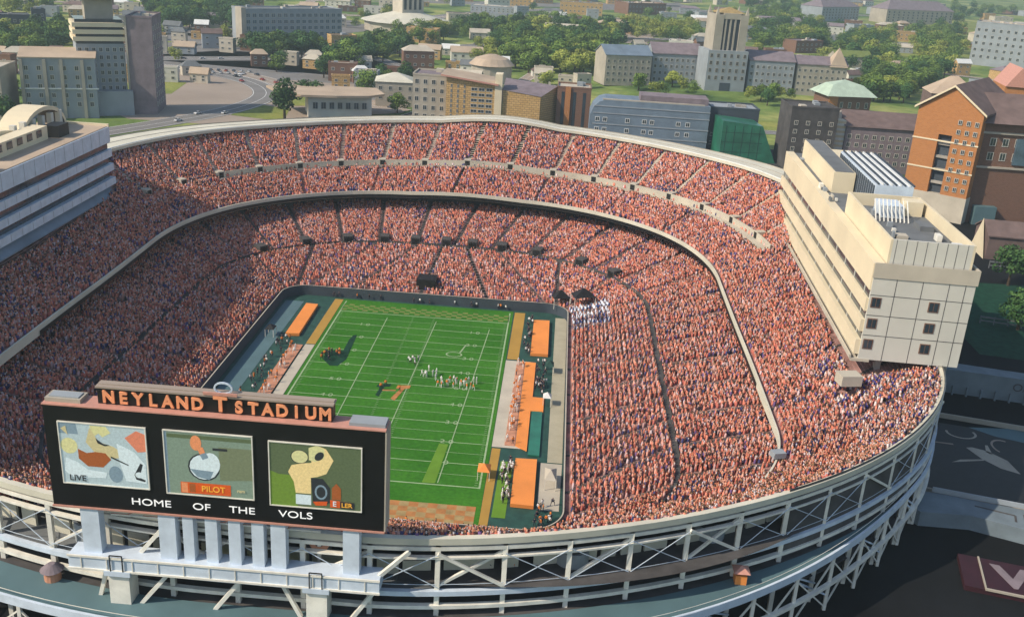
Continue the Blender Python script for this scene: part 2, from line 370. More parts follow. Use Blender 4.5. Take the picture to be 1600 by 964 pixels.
for i in range(24):
    a, b = 2*math.pi*i/24, 2*math.pi*(i+1)/24
    mk.sheet([(11.6+2.2*math.cos(a), 20.5+1.6*math.sin(a)), (11.6+2.2*math.cos(b), 20.5+1.6*math.sin(b)), (11.6+1.8*math.cos(b), 20.5+1.3*math.sin(b)), (11.6+1.8*math.cos(a), 20.5+1.3*math.sin(a))], .14, 'line_white')
mk.sheet([(12.8, 21.9), (13.3, 21.9), (14.2, 27.5), (13.9, 27.5)], .14, 'line_white')
# midfield emblem: an orange T-like mark and a dark companion
mk.sheet([(.2, -1), (3.4, -.5), (3.3, -2.2), (2.2, -2.6), (.8, -9.5), (-.3, -8.4), (1.2, -2.8), (.1, -2.9)], .14, 'orange_paint')
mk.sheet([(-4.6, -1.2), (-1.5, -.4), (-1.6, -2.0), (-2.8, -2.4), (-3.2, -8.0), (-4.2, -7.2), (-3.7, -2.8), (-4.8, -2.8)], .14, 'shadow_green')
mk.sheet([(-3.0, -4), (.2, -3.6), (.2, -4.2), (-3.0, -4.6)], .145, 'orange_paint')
mk.sheet([(-21.6, 15.5), (-19.5, 17.5), (-17.3, 17.5), (-17.4, 25), (-16.9, 28.3), (-16.0, 28.5), (-15.6, 18), (-15.4, 12), (-16.6, 7.6), (-18.6, 7.4), (-21.2, 11)], .14, 'shadow_green')  # dark blob together with its shadow, painted flat onto the turf
struct('field_paint', mk)
# sideline surfaces lying on the ground
def slab(label, pts, z0, z1, m, mtop=None, cat='mat', name='sideline_mat', group=None):
    mb = MB(); mb.prism(pts, z0, z1, m, mtop); return tag(mb.build(name), label, cat, group)
for nm, pts, m, z in [('sideline_strip', [(25.7, 20.3), (28.7, 20.3), (28.9, 55), (25.8, 55)], 'ochre', .10), ('sideline_strip', [(25.5, -28), (32, -28), (32, 19.5), (25.5, 19.5)], 'pale_concrete', .10),
                      ('sideline_strip', [(25.4, -61), (27.1, -61), (27.5, -28.6), (25.6, -28.6)], 'ochre', .10), ('track', [(37.8, -33), (41, -33), (41.3, 53), (37.9, 53)], 'track', .10),
                      ('sideline_strip', [(27.6, -56), (30.3, -56), (30.5, -34), (27.9, -34)], 'wedge_green', .09), ('sideline_strip', [(36.3, -52), (40.6, -52), (41, -33.4), (36.4, -33.4)], 'pale_concrete', .10),
                      ('sideline_strip', [(-28, 20.2), (-25.5, 20.2), (-25.5, 55), (-28, 55)], 'ochre', .10), ('sideline_strip', [(-28, -24), (-25.5, -24), (-25.5, 19.8), (-28, 19.8)], 'pale_concrete', .10),
                      ('sideline_strip', [(-41.5, -30), (-36.4, -30), (-36.4, 51), (-41.8, 51)], 'teal_deck', .10)]:
    patch(nm, pts, m, z)
slab('long orange mat on the far right sideline behind the yellow strip', [(31.7, 23.6), (36.4, 23.6), (36.2, 48.6), (31.7, 48.2)], .12, .9, 'orange_mat')
slab('orange team mat with a side tab, middle of the right sideline', [(30.6, -27), (30.6, 18.8), (33.4, 18.8), (33.4, -2), (36.2, -2), (36.2, -9.5), (33.2, -9.5), (33.2, -29)], .12, .35, 'orange_mat')
slab('pinkish bench mat lying between the pale strip and the orange team mat', [(28.2, -27), (30.4, -27), (30.4, 18.6), (28.4, 18.6)], .12, .25, 'pink_mat')
slab('dark green tarp beside the pale running track on the right sideline', [(33.5, -31), (36.0, -31), (36.0, -10), (33.5, -10)], .12, .5, 'green_glass')
slab('large orange mat on the near right sideline', [(31.0, -51.8), (35.6, -52.0), (35.6, -33.4), (31.0, -33.6)], .12, .9, 'orange_mat')
slab('orange mat on the far left sideline next to the grey walkway', [(-34.6, 24.3), (-31, 24.8), (-31.4, 47.6), (-34.9, 47.8)], .12, .9, 'orange_mat')
slab('long pink mat under the left team bench area', [(-31.6, -24), (-28.4, -24), (-28.4, 18.8), (-31.6, 18.8)], .12, .3, 'pink_mat')
# benches
def bench(x, y, L, label):
    t = thing('team_bench', label, 'bench', (x, y, .2))
    mb = MB(); mb.box(-.25, .25, -L/2, L/2, .42, .5, 'steel_blue'); mb.build('seat', t)
    mb = MB(); mb.box(.22, .3, -L/2, L/2, .55, .95, 'steel_blue'); mb.build('backrest', t)
    for k in (-1, 0, 1):
        mb = MB(); mb.box(-.2, .2, k*L*.45-.06, k*L*.45+.06, 0, .42, 'steel'); mb.build('leg', t)
# goal posts
def goal(y, s, label):
    t = thing('goal_post', label, 'goal post', (0, y, 0))
    mb = MB(); mb.bar((0, 0, 0), (0, 0, 2.2), .3, 'ochre').bar((0, 0, 2.2), (0, s*1.5, 3.05), .25, 'ochre'); mb.build('gooseneck', t)
    mb = MB(); mb.bar((-2.82, s*1.5, 3.05), (2.82, s*1.5, 3.05), .18, 'ochre'); mb.build('crossbar', t)
    for x in (-2.82, 2.82):
        mb = MB(); mb.bar((x, s*1.5, 3.05), (x, s*1.5, 10.7), .14, 'ochre'); mb.build('upright', t)
# field carts / kiosks
def kiosk(x, y, w, d, h, m, mt, label, name='equipment_tent', cat='tent'):
    t = thing(name, label, cat, (x, y, .1))
    for sx in (-1, 1):
        for sy in (-1, 1): MB().box(sx*w/2-.06, sx*w/2+.06, sy*d/2-.06, sy*d/2+.06, 0, h, 'steel').build('post', t)
    mb = MB(); b = [(-w/2-.1, -d/2-.1, h), (w/2+.1, -d/2-.1, h), (w/2+.1, d/2+.1, h), (-w/2-.1, d/2+.1, h)]
    mb.add(b+[(0, 0, h+1.1)], [(0, 1, 4), (1, 2, 4), (2, 3, 4), (3, 0, 4), (3, 2, 1, 0)], mt); mb.build('canopy', t)
kiosk(37.0, 14, 2.0, 3, 2.2, 'steel', 'dark_green', 'small dark green tent beside the pale track, farther one'); kiosk(36.9, -5, 1.8, 2.4, 2.2, 'steel', 'white_paint', 'small white tent at the tab of the orange team mat')
kiosk(38.6, -42, 2.2, 5, 2.4, 'steel', 'pale_concrete', 'pale long canopy near the big orange mat at the near right corner'); kiosk(-38.5, 24, 2.2, 3, 2.2, 'steel', 'black', 'small black tent on the grey left walkway')
kiosk(24.9, -41, 2.4, 3.4, 2.0, 'steel', 'orange_mat', 'orange tent standing on the right edge of the turf near the goal line')
# ================================================================ lower grandstand
low = thing('lower_grandstand', 'packed lower seating bowl wrapping all round the green football field', 'grandstand')
mb = MB(); stepped(mb, A, B, NA, 'step_concrete'); mb.build('lower_tier', low)
mb = MB(); stepped(mb, Bout, D, NB, 'step_concrete'); mb.build('middle_tier', low)
A0 = A.copy(); A0[:, 2] = 0
mb = MB(); mb.strip(closed(A0), closed(A), 'dark_green')
Ai = ring(**rgA, off=-.25); Ai[:, 2] = 0; Ai2 = ring(**rgA, off=-.25, dz=.9)
At = A.copy(); At[:, 2] += .9
mb.strip(closed(Ai), closed(Ai2), 'navy_wall'); mb.strip(closed(Ai2), closed(At), 'pale_concrete'); mb.strip(closed(A), closed(At), 'navy_wall'); mb.build('field_wall', low)
mb = MB(); mb.strip(closed(Bout), closed(B), 'dark_concrete'); mb.build('cross_aisle', low)
Bw = Bout.copy(); Bw[:, 2] += .0; Bt = Bout.copy(); Bt[:, 2] += .8
mb = MB(); mb.strip(closed(Bt), closed(Bw), 'dark_concrete'); mb.build('aisle_wall', low)
D2 = ring(**rgD, off=7.3); D2 = D2*(1-sfade[:, None])+(Cc+np.array([0, 0, -.2]))*sfade[:, None]
def in_view(p): return not (p[0] < -104 or (p[0] < -60 and p[1] < -50) or p[1] < -103)
def aisle(parent, P, Q, s, n, wdt, m, name='aisle_steps'):
    a, b = Vector(at(P, s)), Vector(at(Q, s)); t = (Vector(at(P, s+.5))-Vector(at(P, s-.5))); t.z = 0; t.normalize()
    mb = MB()
    for j in range(n):
        p = a.lerp(b, j/n); q = a.lerp(b, (j+1)/n); z = p.z+.10
        mb.add([Vector((p.x, p.y, z))-t*wdt/2, Vector((p.x, p.y, z))+t*wdt/2, Vector((q.x, q.y, z))+t*wdt/2, Vector((q.x, q.y, z))-t*wdt/2, Vector((q.x, q.y, q.z+.10))-t*wdt/2, Vector((q.x, q.y, q.z+.10))+t*wdt/2], [(0, 3, 2, 1), (3, 4, 5, 2)], m)
    o = mb.build(name, parent); return o
for s in AIS1:
    if in_view(at(B, s)): aisle(low, A, B, s, NA, .9, 'dark_concrete')
for s in AIS2:
    if in_view(at(B, s)): aisle(low, Bout, D, s, NB, .9, 'dark_concrete')
def portal(parent, p, nrm, w_, h, dpt, m='pale_concrete', inner='black', name='portal'):
    p = Vector(p); a = math.atan2(nrm[1], nrm[0])  # nrm points to the field
    mb = MB(); mb.box(-dpt, -.05, -w_/2, w_/2, -.3, h, m); mb.box(-.02, .04, -w_/2+.35, w_/2-.35, 0, h-.35, inner)  # black front panel paints the darkness inside the opening
    return mb.build(name, parent, p, a)
def nrm_at(P, s):
    t = at(P, s+1)-at(P, s-1); return (-t[1], t[0])   # ring runs counterclockwise: left of travel is inward
for x in (-42, -30, -18, -9, 1, 10, 20, 31, -53, 44, 54):
    # station on N run nearest to x
    i = min(range(K, 4*K), key=lambda i: abs(Bout[i][0]-x)+(0 if Bout[i][1] > 40 else 99))
    portal(low, Bout[i]+np.array([0, 0, .0]), nrm_at(Bout, i), 3.0, 2.3, 3.5, 'dark_concrete')
# the players' tunnel in the far end
tm = MB(); tm.box(-4.6, 1.2, 60.5, 66, 2.2, 6.2, 'black'); tm.box(-4.2, .8, 60.4, 60.45, 2.4, 5.9, 'black'); tm.box(-4.0, .6, 60.9, 65.5, 6.2, 6.24, 'black'); tm.build('tunnel_mouth', low)  # solid black boxes stand for the dark inside of the tunnel
# ================================================================ upper grandstand
up = thing('upper_grandstand', 'packed upper deck ring with pale walkway and pale roof rim above the lower bowl', 'grandstand')
mb = MB(); stepped(mb, Cc, Ein, NC, 'step_concrete'); mb.build('front_tier', up)
mb = MB(); stepped(mb, Eout, F, NE_, 'step_concrete'); mb.build('rear_tier', up)
mb = MB(); mb.strip(seg(Eout, 44, 144), seg(Ein, 44, 144), 'pale_concrete'); mb.strip(seg(Eout, 144, NS+44), seg(Ein, 144, NS+44), 'step_concrete'); mb.build('cross_aisle', up)
u0 = Cc.copy(); u0[:, 2] -= 1.3*(1-sfade); u1 = ring(**rgC, off=-.35, dz=.9); u1[:, 2] -= .6*sfade; u2 = ring(**rgC, off=-.35); u2[:, 2] -= 1.3*(1-sfade); u3 = Cc.copy(); u3[:, 2] += .9-.6*sfade
K0, K1 = int(-1.15*K), int(5.3*K)
mb = MB(); mb.strip(seg(u2, K0, K1), seg(u1, K0, K1), 'rim_paint'); mb.strip(seg(u1, K0, K1), seg(u3, K0, K1), 'rim_paint'); mb.strip(seg(u3, K0, K1), seg(Cc, K0, K1), 'rim_paint')
mb.build('front_parapet', up)
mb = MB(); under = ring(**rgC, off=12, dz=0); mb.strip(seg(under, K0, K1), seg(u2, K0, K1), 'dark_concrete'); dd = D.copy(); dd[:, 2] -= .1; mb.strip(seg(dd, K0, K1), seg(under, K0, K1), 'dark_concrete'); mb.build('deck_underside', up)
# black band painted for the dark openings under the front
rb = MB(); r1 = ring(**rgC, off=-.5, dz=-.2); r2 = ring(**rgC, off=-.5, dz=-1.2); rb.strip(seg(r2, 10, 5*K-10), seg(r1, 10, 5*K-10), 'board_black'); rb.build('dark_opening_band', up)
Ew = Eout.copy(); Ew[:, 2] += 2.0
EW0, EW1 = int(1.1*K), int(3.6*K)
mb = MB(); mb.strip(seg(Eout, EW0, EW1), seg(Ew, EW0, EW1), 'pale_concrete'); Ew2 = lerp(Cc, F, .463); Ew2[:, 2] = Ew[:, 2]
mb.strip(seg(Ew, EW0, EW1), seg(Ew2, EW0, EW1), 'pale_concrete'); Ei2 = Ein.copy(); Ei2[:, 2] += .9; mb.strip(seg(Ein, EW0, EW1), seg(Ei2, EW0, EW1), 'pale_concrete'); mb.build('walkway_wall', up)
paleE = lambda st: (st > EW0) & (st < EW1)
for s in AIS3:
    if in_view(at(F, s)):
        pale = K*1.1 < s < 3.9*K
        aisle(up, Eout, F, s, NE_, 1.5 if pale else .9, 'pale_concrete' if pale else 'dark_concrete')
        if not pale or int(s) % 3 == 0: aisle(up, Cc, Ein, s, NC, .9, 'dark_concrete')
        if pale:
            i = s; p = at(Eout, i)+np.array([0, 0, 0]); portal(up, p, nrm_at(Eout, i), 2.4, 2.2, 3.0)
# rim roof at the far end
def fan(off, dz): return ring(**rgF, off=off, dz=dz)
R0, R1 = int(.78*K), int(4.02*K)
wv = [7.8+4.0*max(0, 1-abs(i/K-1.15)/.75)+5.0*max(0, 1-abs(i/K-3.9)/.6) for i in range(NS)]
ri, ro = fan(-1.2, 1.6), fan(8, 1.6); r0 = fan(0, 0)
for i in range(NS):
    d_ = ro[i]-ri[i]; L = np.linalg.norm(d_[:2]) or 1; ro[i] = ri[i]+d_*wv[i]/L; ro[i][2] = ri[i][2]
lo = lambda P, h: np.array([[p[0], p[1], p[2]-h] for p in P])
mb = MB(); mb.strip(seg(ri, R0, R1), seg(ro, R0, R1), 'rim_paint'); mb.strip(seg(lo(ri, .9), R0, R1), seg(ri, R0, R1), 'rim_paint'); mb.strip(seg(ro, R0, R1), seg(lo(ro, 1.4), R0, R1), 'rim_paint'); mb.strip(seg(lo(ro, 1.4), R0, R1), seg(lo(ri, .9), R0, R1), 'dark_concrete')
mb.build('rim_roof', up)
rs = ri.copy(); 
mb = MB()
for P, m, h in ((lerp(ri, ro, .5), 'concrete', .12), (lerp(ri, ro, .04), 'white_paint', .25), (lerp(ri, ro, .97), 'concrete', .3)):
    a = lerp(P, ro, .03); b = P.copy(); b[:, 2] += h; a[:, 2] += h; mb.strip(seg(P, R0, R1), seg(b, R0, R1), m); mb.strip(seg(b, R0, R1), seg(a, R0, R1), m); c = a.copy(); c[:, 2] -= h; mb.strip(seg(a, R0, R1), seg(c, R0, R1), m)
mb.build('roof_curb', up)
mb = MB(); g0 = fan(1.0, 0); g0[:, 2] = 0; mb.strip(seg(F, R0-10, 5*K), seg(fan(1.0, 1.5), R0-10, 5*K), 'concrete'); mb.strip(seg(fan(1.0, 1.5), R0-10, 5*K), seg(g0, R0-10, 5*K), 'stone'); mb.build('outer_wall', up)
gE = fan(.8, 0); gE[:, 2] = 12; mb = MB(); mb.strip(seg(fan(.8, 1.0), -int(.55*K), R0), seg(gE, -int(.55*K), R0), 'dark_concrete'); mb.build('side_wall', up)
# south parapet (pale curved beam under the last row)
S0, S1 = int(5.0*K), int(8.55*K)
q0, q1, q2, q3 = fan(.1, -.5), fan(.1, .55), fan(1.1, .55), fan(1.1, -.5)
mb = MB()
for a, b in ((q0, q1), (q1, q2), (q2, q3), (q3, q0)): mb.strip(seg(b, S0, S1), seg(a, S0, S1), 'rim_paint')
mb.build('south_parapet', up)
# pale block on the right stand and a blue awning
mb = MB(); mb.box(-2.2, 2.2, -1.6, 1.6, 0, 2.2, 'pale_concrete'); mb.build('vomitory_block', up, (98, -31, 23.0), .2)
mb = MB(); mb.box(-1.2, 1.2, -.9, .9, 0, 1.1, 'stone_blue'); mb.build('control_booth', up, (80, -55, 17.6), .3)
# big dark tent roofs at the corner of the lower stand
for (x, y, z, w_, lb) in ((45.5, 53.5, 6.0, 6.5, 'black peaked tent in the far right corner of the lower stand'), (39, 57.5, 3.6, 5, 'smaller black tent left of the black peaked tent behind the end zone corner')):
    t = thing('corner_tent', lb, 'tent', (x, y, z), .3)
    mb = MB(); mb.add([(-w_/2, -w_/3, 1.6), (w_/2, -w_/3, 1.6), (w_/2, w_/3, 1.6), (-w_/2, w_/3, 1.6), (0, 0, 4.0)], [(0, 1, 4), (1, 2, 4), (2, 3, 4), (3, 0, 4), (3, 2, 1, 0)], 'black'); mb.build('canopy', t)
    for sx in (-1, 1):
        for sy in (-1, 1): MB().box(sx*w_*.48-.08, sx*w_*.48+.08, sy*w_*.31-.08, sy*w_*.31+.08, -1.6, 1.62, 'steel').build('post', t)

# ================================================================ crowd (nobody could count it)
def person_template():
    mb = MB()  # crude seated/standing spectator: tapered torso, lap, head
    v = [(-.22, -.20, 0), (.22, -.20, 0), (.22, .26, 0), (-.22, .26, 0), (-.25, -.15, .78), (.25, -.15, .78), (.25, .15, .78), (-.25, .15, .78)]
    h = [(-.10, -.12, .84), (.10, -.12, .84), (.10, .10, .84), (-.10, .10, .84), (-.11, -.12, 1.12), (.11, -.12, 1.12), (.11, .11, 1.12), (-.11, .11, 1.12)]
    f = [(4, 5, 6, 7), (0, 1, 5, 4), (1, 2, 6, 5), (2, 3, 7, 6), (3, 0, 4, 7)]
    return np.array(v+h), np.array(f+[tuple(i+8 for i in q) for q in f])
TV, TF = person_template()
shirts = np.array([(.58, .19, .13), (.66, .24, .165), (.46, .135, .11), (.70, .35, .27), (.60, .46, .48), (.56, .34, .32), (.06, .06, .16), (.17, .10, .24), (.04, .03, .04), (.30, .09, .07)])
sw = np.array([.20, .17, .12, .12, .045, .11, .05, .065, .05, .07]); sw = sw/sw.sum()
heads = np.array([(.55, .30, .21), (.09, .055, .04), (.56, .21, .12), (.55, .48, .48), (.25, .15, .08)]); hw = np.array([.34, .26, .18, .10, .12]); hw /= hw.sum()
PX, PY, PZ, PA = [], [], [], []
def fill(P, Q, n, ais, jitter=.16, vac=.06, j0=0, only=None, gw=.62):
    for j in range(j0, n):
        row = np.array(closed(lerp(P, Q, (j+.45)/n))); z = lerp(P, Q, j/n); zc = np.array(closed(z))[:, 2]
        L = np.concatenate([[0], np.cumsum(np.linalg.norm(np.diff(row[:, :2], axis=0), axis=1))])
        d_ = np.arange(0, L[-1], .56)+rng.uniform(-jitter, jitter, int(np.ceil(L[-1]/.56)))
        st = np.interp(d_, L, np.arange(NS+1)); x = np.interp(d_, L, row[:, 0]); y = np.interp(d_, L, row[:, 1]); zz = np.interp(d_, L, zc)
        ad = np.interp(ais, np.arange(NS+1), L); gap = np.abs(d_[:, None]-ad[None, :]).min(1)
        keep = (gap > gw) & (rng.random(len(d_)) > vac)
        if only is not None: keep &= ~((st > only[0]) & (st < only[1]))
        hole = np.sin(x*.41+3.1*np.sin(y*.13))*np.sin(y*.37+2.3*np.sin(x*.11)+zz*.3); keep &= ~((hole > .82) & (rng.random(len(d_)) < .42))
        # patches of thinner crowd & (x < 1.6) & (y > 60) & (y < 66.5))
        # patches of thinner crowd
        i = np.clip(st.astype(int), 0, NS-1); tx = row[np.minimum(i+1, NS), 0]-row[i, 0]; ty = row[np.minimum(i+1, NS), 1]-row[i, 1]
        PX.append(x[keep]); PY.append(y[keep]); PZ.append(zz[keep]); PA.append(np.arctan2(ty, tx)[keep])
fill(A, B, NA, AIS1, j0=1, gw=.85); fill(Bout, D, NB, AIS2, gw=.95); fill(Cc, Ein, NC, AIS3[::2], j0=1); fill(Ein, Eout, 3, AIS3, only=(44, 144)); fill(Eout, F, NE_, AIS3, gw=.85)
PX, PY, PZ, PA = map(np.concatenate, (PX, PY, PZ, PA))
keep = ~((PX > 100.3+(PY+25)*.038) & (PY > -25) & (PY < 89)) & ~((PX < -93) & (PY < 58)) & ~((np.abs(PX-98) < 2.2) & (np.abs(PY+31) < 1.6)) & ~((np.abs(PX-80) < 2.2) & (np.abs(PY+55) < 2))
PX, PY, PZ, PA = PX[keep], PY[keep], PZ[keep], PA[keep]
N = len(PX); print('crowd', N)
ca, sa = np.cos(PA), np.sin(PA); sc_h = rng.uniform(.85, 1.25, N)
fac = rng.uniform(.9, 1.12, N)
X = TV[None, :, 0]*fac[:, None]; Y = TV[None, :, 1]+rng.uniform(-.26, .30, N)[:, None]; Z = TV[None, :, 2]*sc_h[:, None]
V = np.stack([PX[:, None]+X*ca[:, None]-Y*sa[:, None], PY[:, None]+X*sa[:, None]+Y*ca[:, None], PZ[:, None]+Z+.12], -1).reshape(-1, 3)
FF = (TF[None]+np.arange(N)[:, None, None]*16).reshape(-1)
pal = rng.choice(len(shirts), N, p=sw)
# blocks of like-coloured clothing
blk = 1.2*np.sin(PX*.23+PY*.11+2*np.sin(PY*.05))+1.2*np.sin(PY*.31-PX*.07+2*np.sin(PX*.06))+rng.normal(0, .9, N)
pal = np.where((blk > 1.9) & (rng.random(N) < .35), 6, pal); pal = np.where((blk < -2.2) & (rng.random(N) < .3), 5, pal); pal = np.where((np.abs(blk) < .35) & (rng.random(N) < .4), 2, pal)
band = (PX > 41) & (PX < 53) & (PY > 37) & (PY < 54) & (PZ < 9)
cs = shirts[pal]; bw = rng.random(N)
cs = np.where(band[:, None], np.where((PY[:, None] > 45) ^ (bw[:, None] < .2), np.array([.70, .74, .85]), np.array([.05, .07, .20])), cs)
edge = (PX > 95) & (PY < -15) & (rng.random(N) < .45)
cs = np.where(edge[:, None], np.where(bw[:, None] < .5, np.array([.07, .06, .22]), np.array([.72, .62, .60])), cs)
cs = cs*rng.uniform(.75, 1.2, (N, 1)); ch = heads[rng.choice(len(heads), N, p=hw)]*rng.uniform(.8, 1.2, (N, 1))
CV = np.ones((N, 16, 4), np.float32); CV[:, :8, :3] = cs[:, None]; CV[:, 8:, :3] = ch[:, None]
me = bpy.data.meshes.new('crowd'); nf = N*10
me.vertices.add(N*16); me.vertices.foreach_set('co', V.astype(np.float32).ravel())
me.loops.add(nf*4); me.loops.foreach_set('vertex_index', FF.astype(np.int32)); me.polygons.add(nf); me.polygons.foreach_set('loop_start', np.arange(0, nf*4, 4, dtype=np.int32))
me.update(calc_edges=True)
ca_ = me.color_attributes.new('Col', 'FLOAT_COLOR', 'POINT'); ca_.data.foreach_set('color', CV.ravel())
cm = bpy.data.materials.new('clothing'); cm.use_nodes = True; b_ = cm.node_tree.nodes['Principled BSDF']; b_.inputs['Roughness'].default_value = .9; b_.inputs['Specular IOR Level'].default_value = .1
vc = cm.node_tree.nodes.new('ShaderNodeVertexColor'); vc.layer_name = 'Col'; cm.node_tree.links.new(vc.outputs[0], b_.inputs['Base Color'])
me.materials.append(cm)
o = bpy.data.objects.new('crowd', me); col.objects.link(o); tag(o, 'dense crowd in orange, white and navy filling every row of the stands', 'crowd', kind='stuff')
# ================================================================ south steel frame
fr = thing('steel_frame', 'open white steel frame of columns, beams and braces carrying the near end of the stadium', 'frame')
Fp = np.array(closed(F)); LF = np.concatenate([[0], np.cumsum(np.linalg.norm(np.diff(Fp[:, :2], axis=0), axis=1))])
sa_, sb_ = 5.55*K, 8.62*K
La = np.interp(sa_, np.arange(NS+1), LF); Lb = LF[-1]+np.interp(sb_-NS, np.arange(NS+1), LF)
ncol = int((Lb-La)/9.6)
def stn(L): return float(np.interp(L % LF[-1], LF, np.arange(NS+1)))
def tfan(off):   # the outer ramp ring closes up against the columns towards the right
    a = fan(0, 0); b = fan(off, 0) if off > 1.5 else None
    if b is None: return fan(off, 0)
    base = fan(1.2, 0)
    for i in range(NS):
        t = i/K; t = t+8 if t < 4 else t
        u = max(0, min(1, (t-7.22)/.5)); u = u*u*(3-2*u); b[i] = b[i]*(1-u)+base[i]*u
        if off > 7: b[i][:2] += (base[i][:2]-fan0[i][:2])*0
    return b
fan0 = fan(0, 0)
O0 = {k: tfan(k) for k in (-11.5, -6, .6, 1.2, 5.5, 8.2, 9.0)}
def opt(off, s, z): p = at(O0[off], s); return Vector((p[0], p[1], z))
ss = [stn(La+i*(Lb-La)/ncol) for i in range(ncol+1)]
def rz_(off, s): return float(at(O0[off], s)[2])
def span(off, z0, z1, w_, m, name, s0=sa_, s1=sb_):
    i0, i1 = int(s0), int(s1)
    a = seg(tfan(off), i0, i1); b = seg(tfan(off)+(fan(off+w_, 0)-fan(off, 0)) if w_ < 3 or off < 0 else tfan(off+w_), i0, i1)
    q = [[(p[0], p[1], z) for p in P] for P, z in ((a, z0), (a, z1), (b, z1), (b, z0))]
    mb = MB(); 
    for k in range(4): mb.strip(q[(k+1) % 4], q[k], m)
    return mb.build(name, fr)
for i, s in enumerate(ss):
    x = at(F, s)[0]; zt = at(F, s)[2]-.9
    mb = MB(); a = opt(.6, s, 0); mb.bar(a, (a.x, a.y, zt), .72, 'steel', .72); mb.build('column', fr)
    mb = MB(); a = opt(8.2, s, 0); mb.bar(a, (a.x, a.y, 10.6), .55, 'steel', .55); mb.build('outer_column', fr)
    b = opt(.6, s, zt-.6); c = opt(-11.5, s, zt-7.6)
    mb = MB(); mb.bar(c, b, .7, 'dark_concrete', 1.0); mb.build('raker_beam', fr)
def pair(i): return ss[i], ss[(i+1)]
for i in range(ncol):
    s, t = pair(i); z = at(F, s)[2]-1.6; z2 = at(F, t)[2]-1.6
    if i % 4 == 2:
        mb = MB(); mb.bar(opt(.6, s, 16.3), opt(.6, t, z2-.3), .42, 'steel'); mb.build('brace', fr); mb = MB(); mb.bar(opt(1.2, t, 16.3), opt(1.2, s, z-.3), .42, 'steel'); mb.build('brace', fr)
    elif i % 2 == 1 or i % 4 == 0:
        if i % 4 == 0: mb = MB(); mb.bar(opt(.6, s, 16.3), opt(.6, t, z2-.3), .40, 'steel'); mb.build('brace', fr)
        mb = MB(); mb.bar(opt(1.2, s, z-.5), opt(1.2, t, 16.4), .10, 'steel_blue'); mb.build('tie_rod', fr); mb = MB(); mb.bar(opt(1.2, t, z2-.5), opt(1.2, s, 16.4), .10, 'steel_blue'); mb.build('tie_rod', fr)
    mb = MB(); mb.bar(opt(8.2, s, .6), opt(8.2, t, 9.8), .24, 'steel'); mb.build('lower_brace', fr)
    mb = MB(); mb.bar(opt(8.2, t, .6), opt(8.2, s, 9.8), .24, 'steel'); mb.build('lower_brace', fr)
    if i % 2 == 0: mb = MB(); mb.bar(opt(1.2, s, 9), opt(8.2, t, 3), .3, 'steel_blue'); mb.build('inner_brace', fr); mb = MB(); mb.bar(opt(1.2, t, 4), opt(5.5, s, 10), .3, 'steel_blue'); mb.build('inner_brace', fr)
# beams and decks
for off, dz0, dz1 in ((.2, -1.5, -.9), (.3, -2.9, -2.6)):
    i0, i1 = int(sa_), int(sb_); a = fan(off, 0); b = fan(off+.8, 0)
    q = [seg(P+np.array([0, 0, h]), i0, i1) for P, h in ((a, dz0), (a, dz1), (b, dz1), (b, dz0))]
    mb = MB()
    for k in range(4): mb.strip(q[(k+1) % 4], q[k], 'steel')
    mb.build('top_beam', fr)
span(.6, 15.0, 15.8, .8, 'steel_blue', 'ring_beam'); span(.4, 12.6, 13.2, .8, 'steel', 'ring_beam')
span(-12, 15.2, 15.5, 12.2, 'roof_grey', 'concourse_floor')
span(1.9, 11.2, 11.6, 6.2, 'teal_deck', 'ramp_deck'); span(8.1, 10.6, 12.0, .45, 'steel_blue', 'ramp_parapet'); span(-12, 11.0, 11.3, 13.6, 'dark_concrete', 'lower_floor')
span(8.0, 5.2, 5.9, .7, 'steel', 'lower_beam'); span(-12, 5.3, 5.6, 12.8, 'dark_concrete', 'lower_floor')
span(.9, 16.7, 16.78, .06, 'steel_blue', 'handrail'); span(8.4, 13.0, 13.08, .06, 'steel', 'handrail')
span(-12.4, 0, 15, .4, 'dark_concrete', 'back_wall')
# back wall of the concourse with pale panels and openings
i0, i1 = int(sa_), int(sb_)
mb = MB(); a = fan(-8.5, 0); P0 = seg(a, i0, i1); lo_ = [(p[0], p[1], 15.5) for p in P0]; hi_ = [(p[0], p[1], 17.0) for p in P0]; hi2 = [(p[0], p[1], 18.4) for p in P0]
mb.strip(hi_, lo_, 'black'); mb.strip(hi2, hi_, 'black'); mb.build('dark_backdrop', fr)  # black strip stands for the shade deep in the concourse
a = fan(-3.2, 0)
for i in range(ncol):
    s, t = pair(i)
    if t < s: t += NS
    for (u0_, u1_, h) in (((.04, .62, 2.9), (.70, .96, 2.9)), ((.05, .42, 2.9), (.48, .9, 2.4)), ((.1, .9, 2.7),), ((.02, .3, 2.9), (.55, .98, 2.6)))[i % 4]:
        n_ = 4; P = [at(a, s+(t-s)*(u0_+(u1_-u0_)*k/n_)) for k in range(n_+1)]; Q = [at(fan(-3.6, 0), s+(t-s)*(u0_+(u1_-u0_)*k/n_)) for k in range(n_+1)]
        mb = MB(); l0 = [(p[0], p[1], 15.5) for p in P]; l1 = [(p[0], p[1], 15.5+h) for p in P]; l2 = [(p[0], p[1], 15.5+h) for p in Q]; l3 = [(p[0], p[1], 15.5) for p in Q]
        m = 'rim_paint'; mb.strip(l1, l0, m); mb.strip(l2, l1, m); mb.strip(l0, l3, m); mb.strip(l3, l2, m)
        mb.add([l0[0], l1[0], l2[0], l3[0]], [(0, 1, 2, 3)], m); mb.add([l0[-1], l1[-1], l2[-1], l3[-1]], [(3, 2, 1, 0)], m); mb.build('concourse_panel', fr)
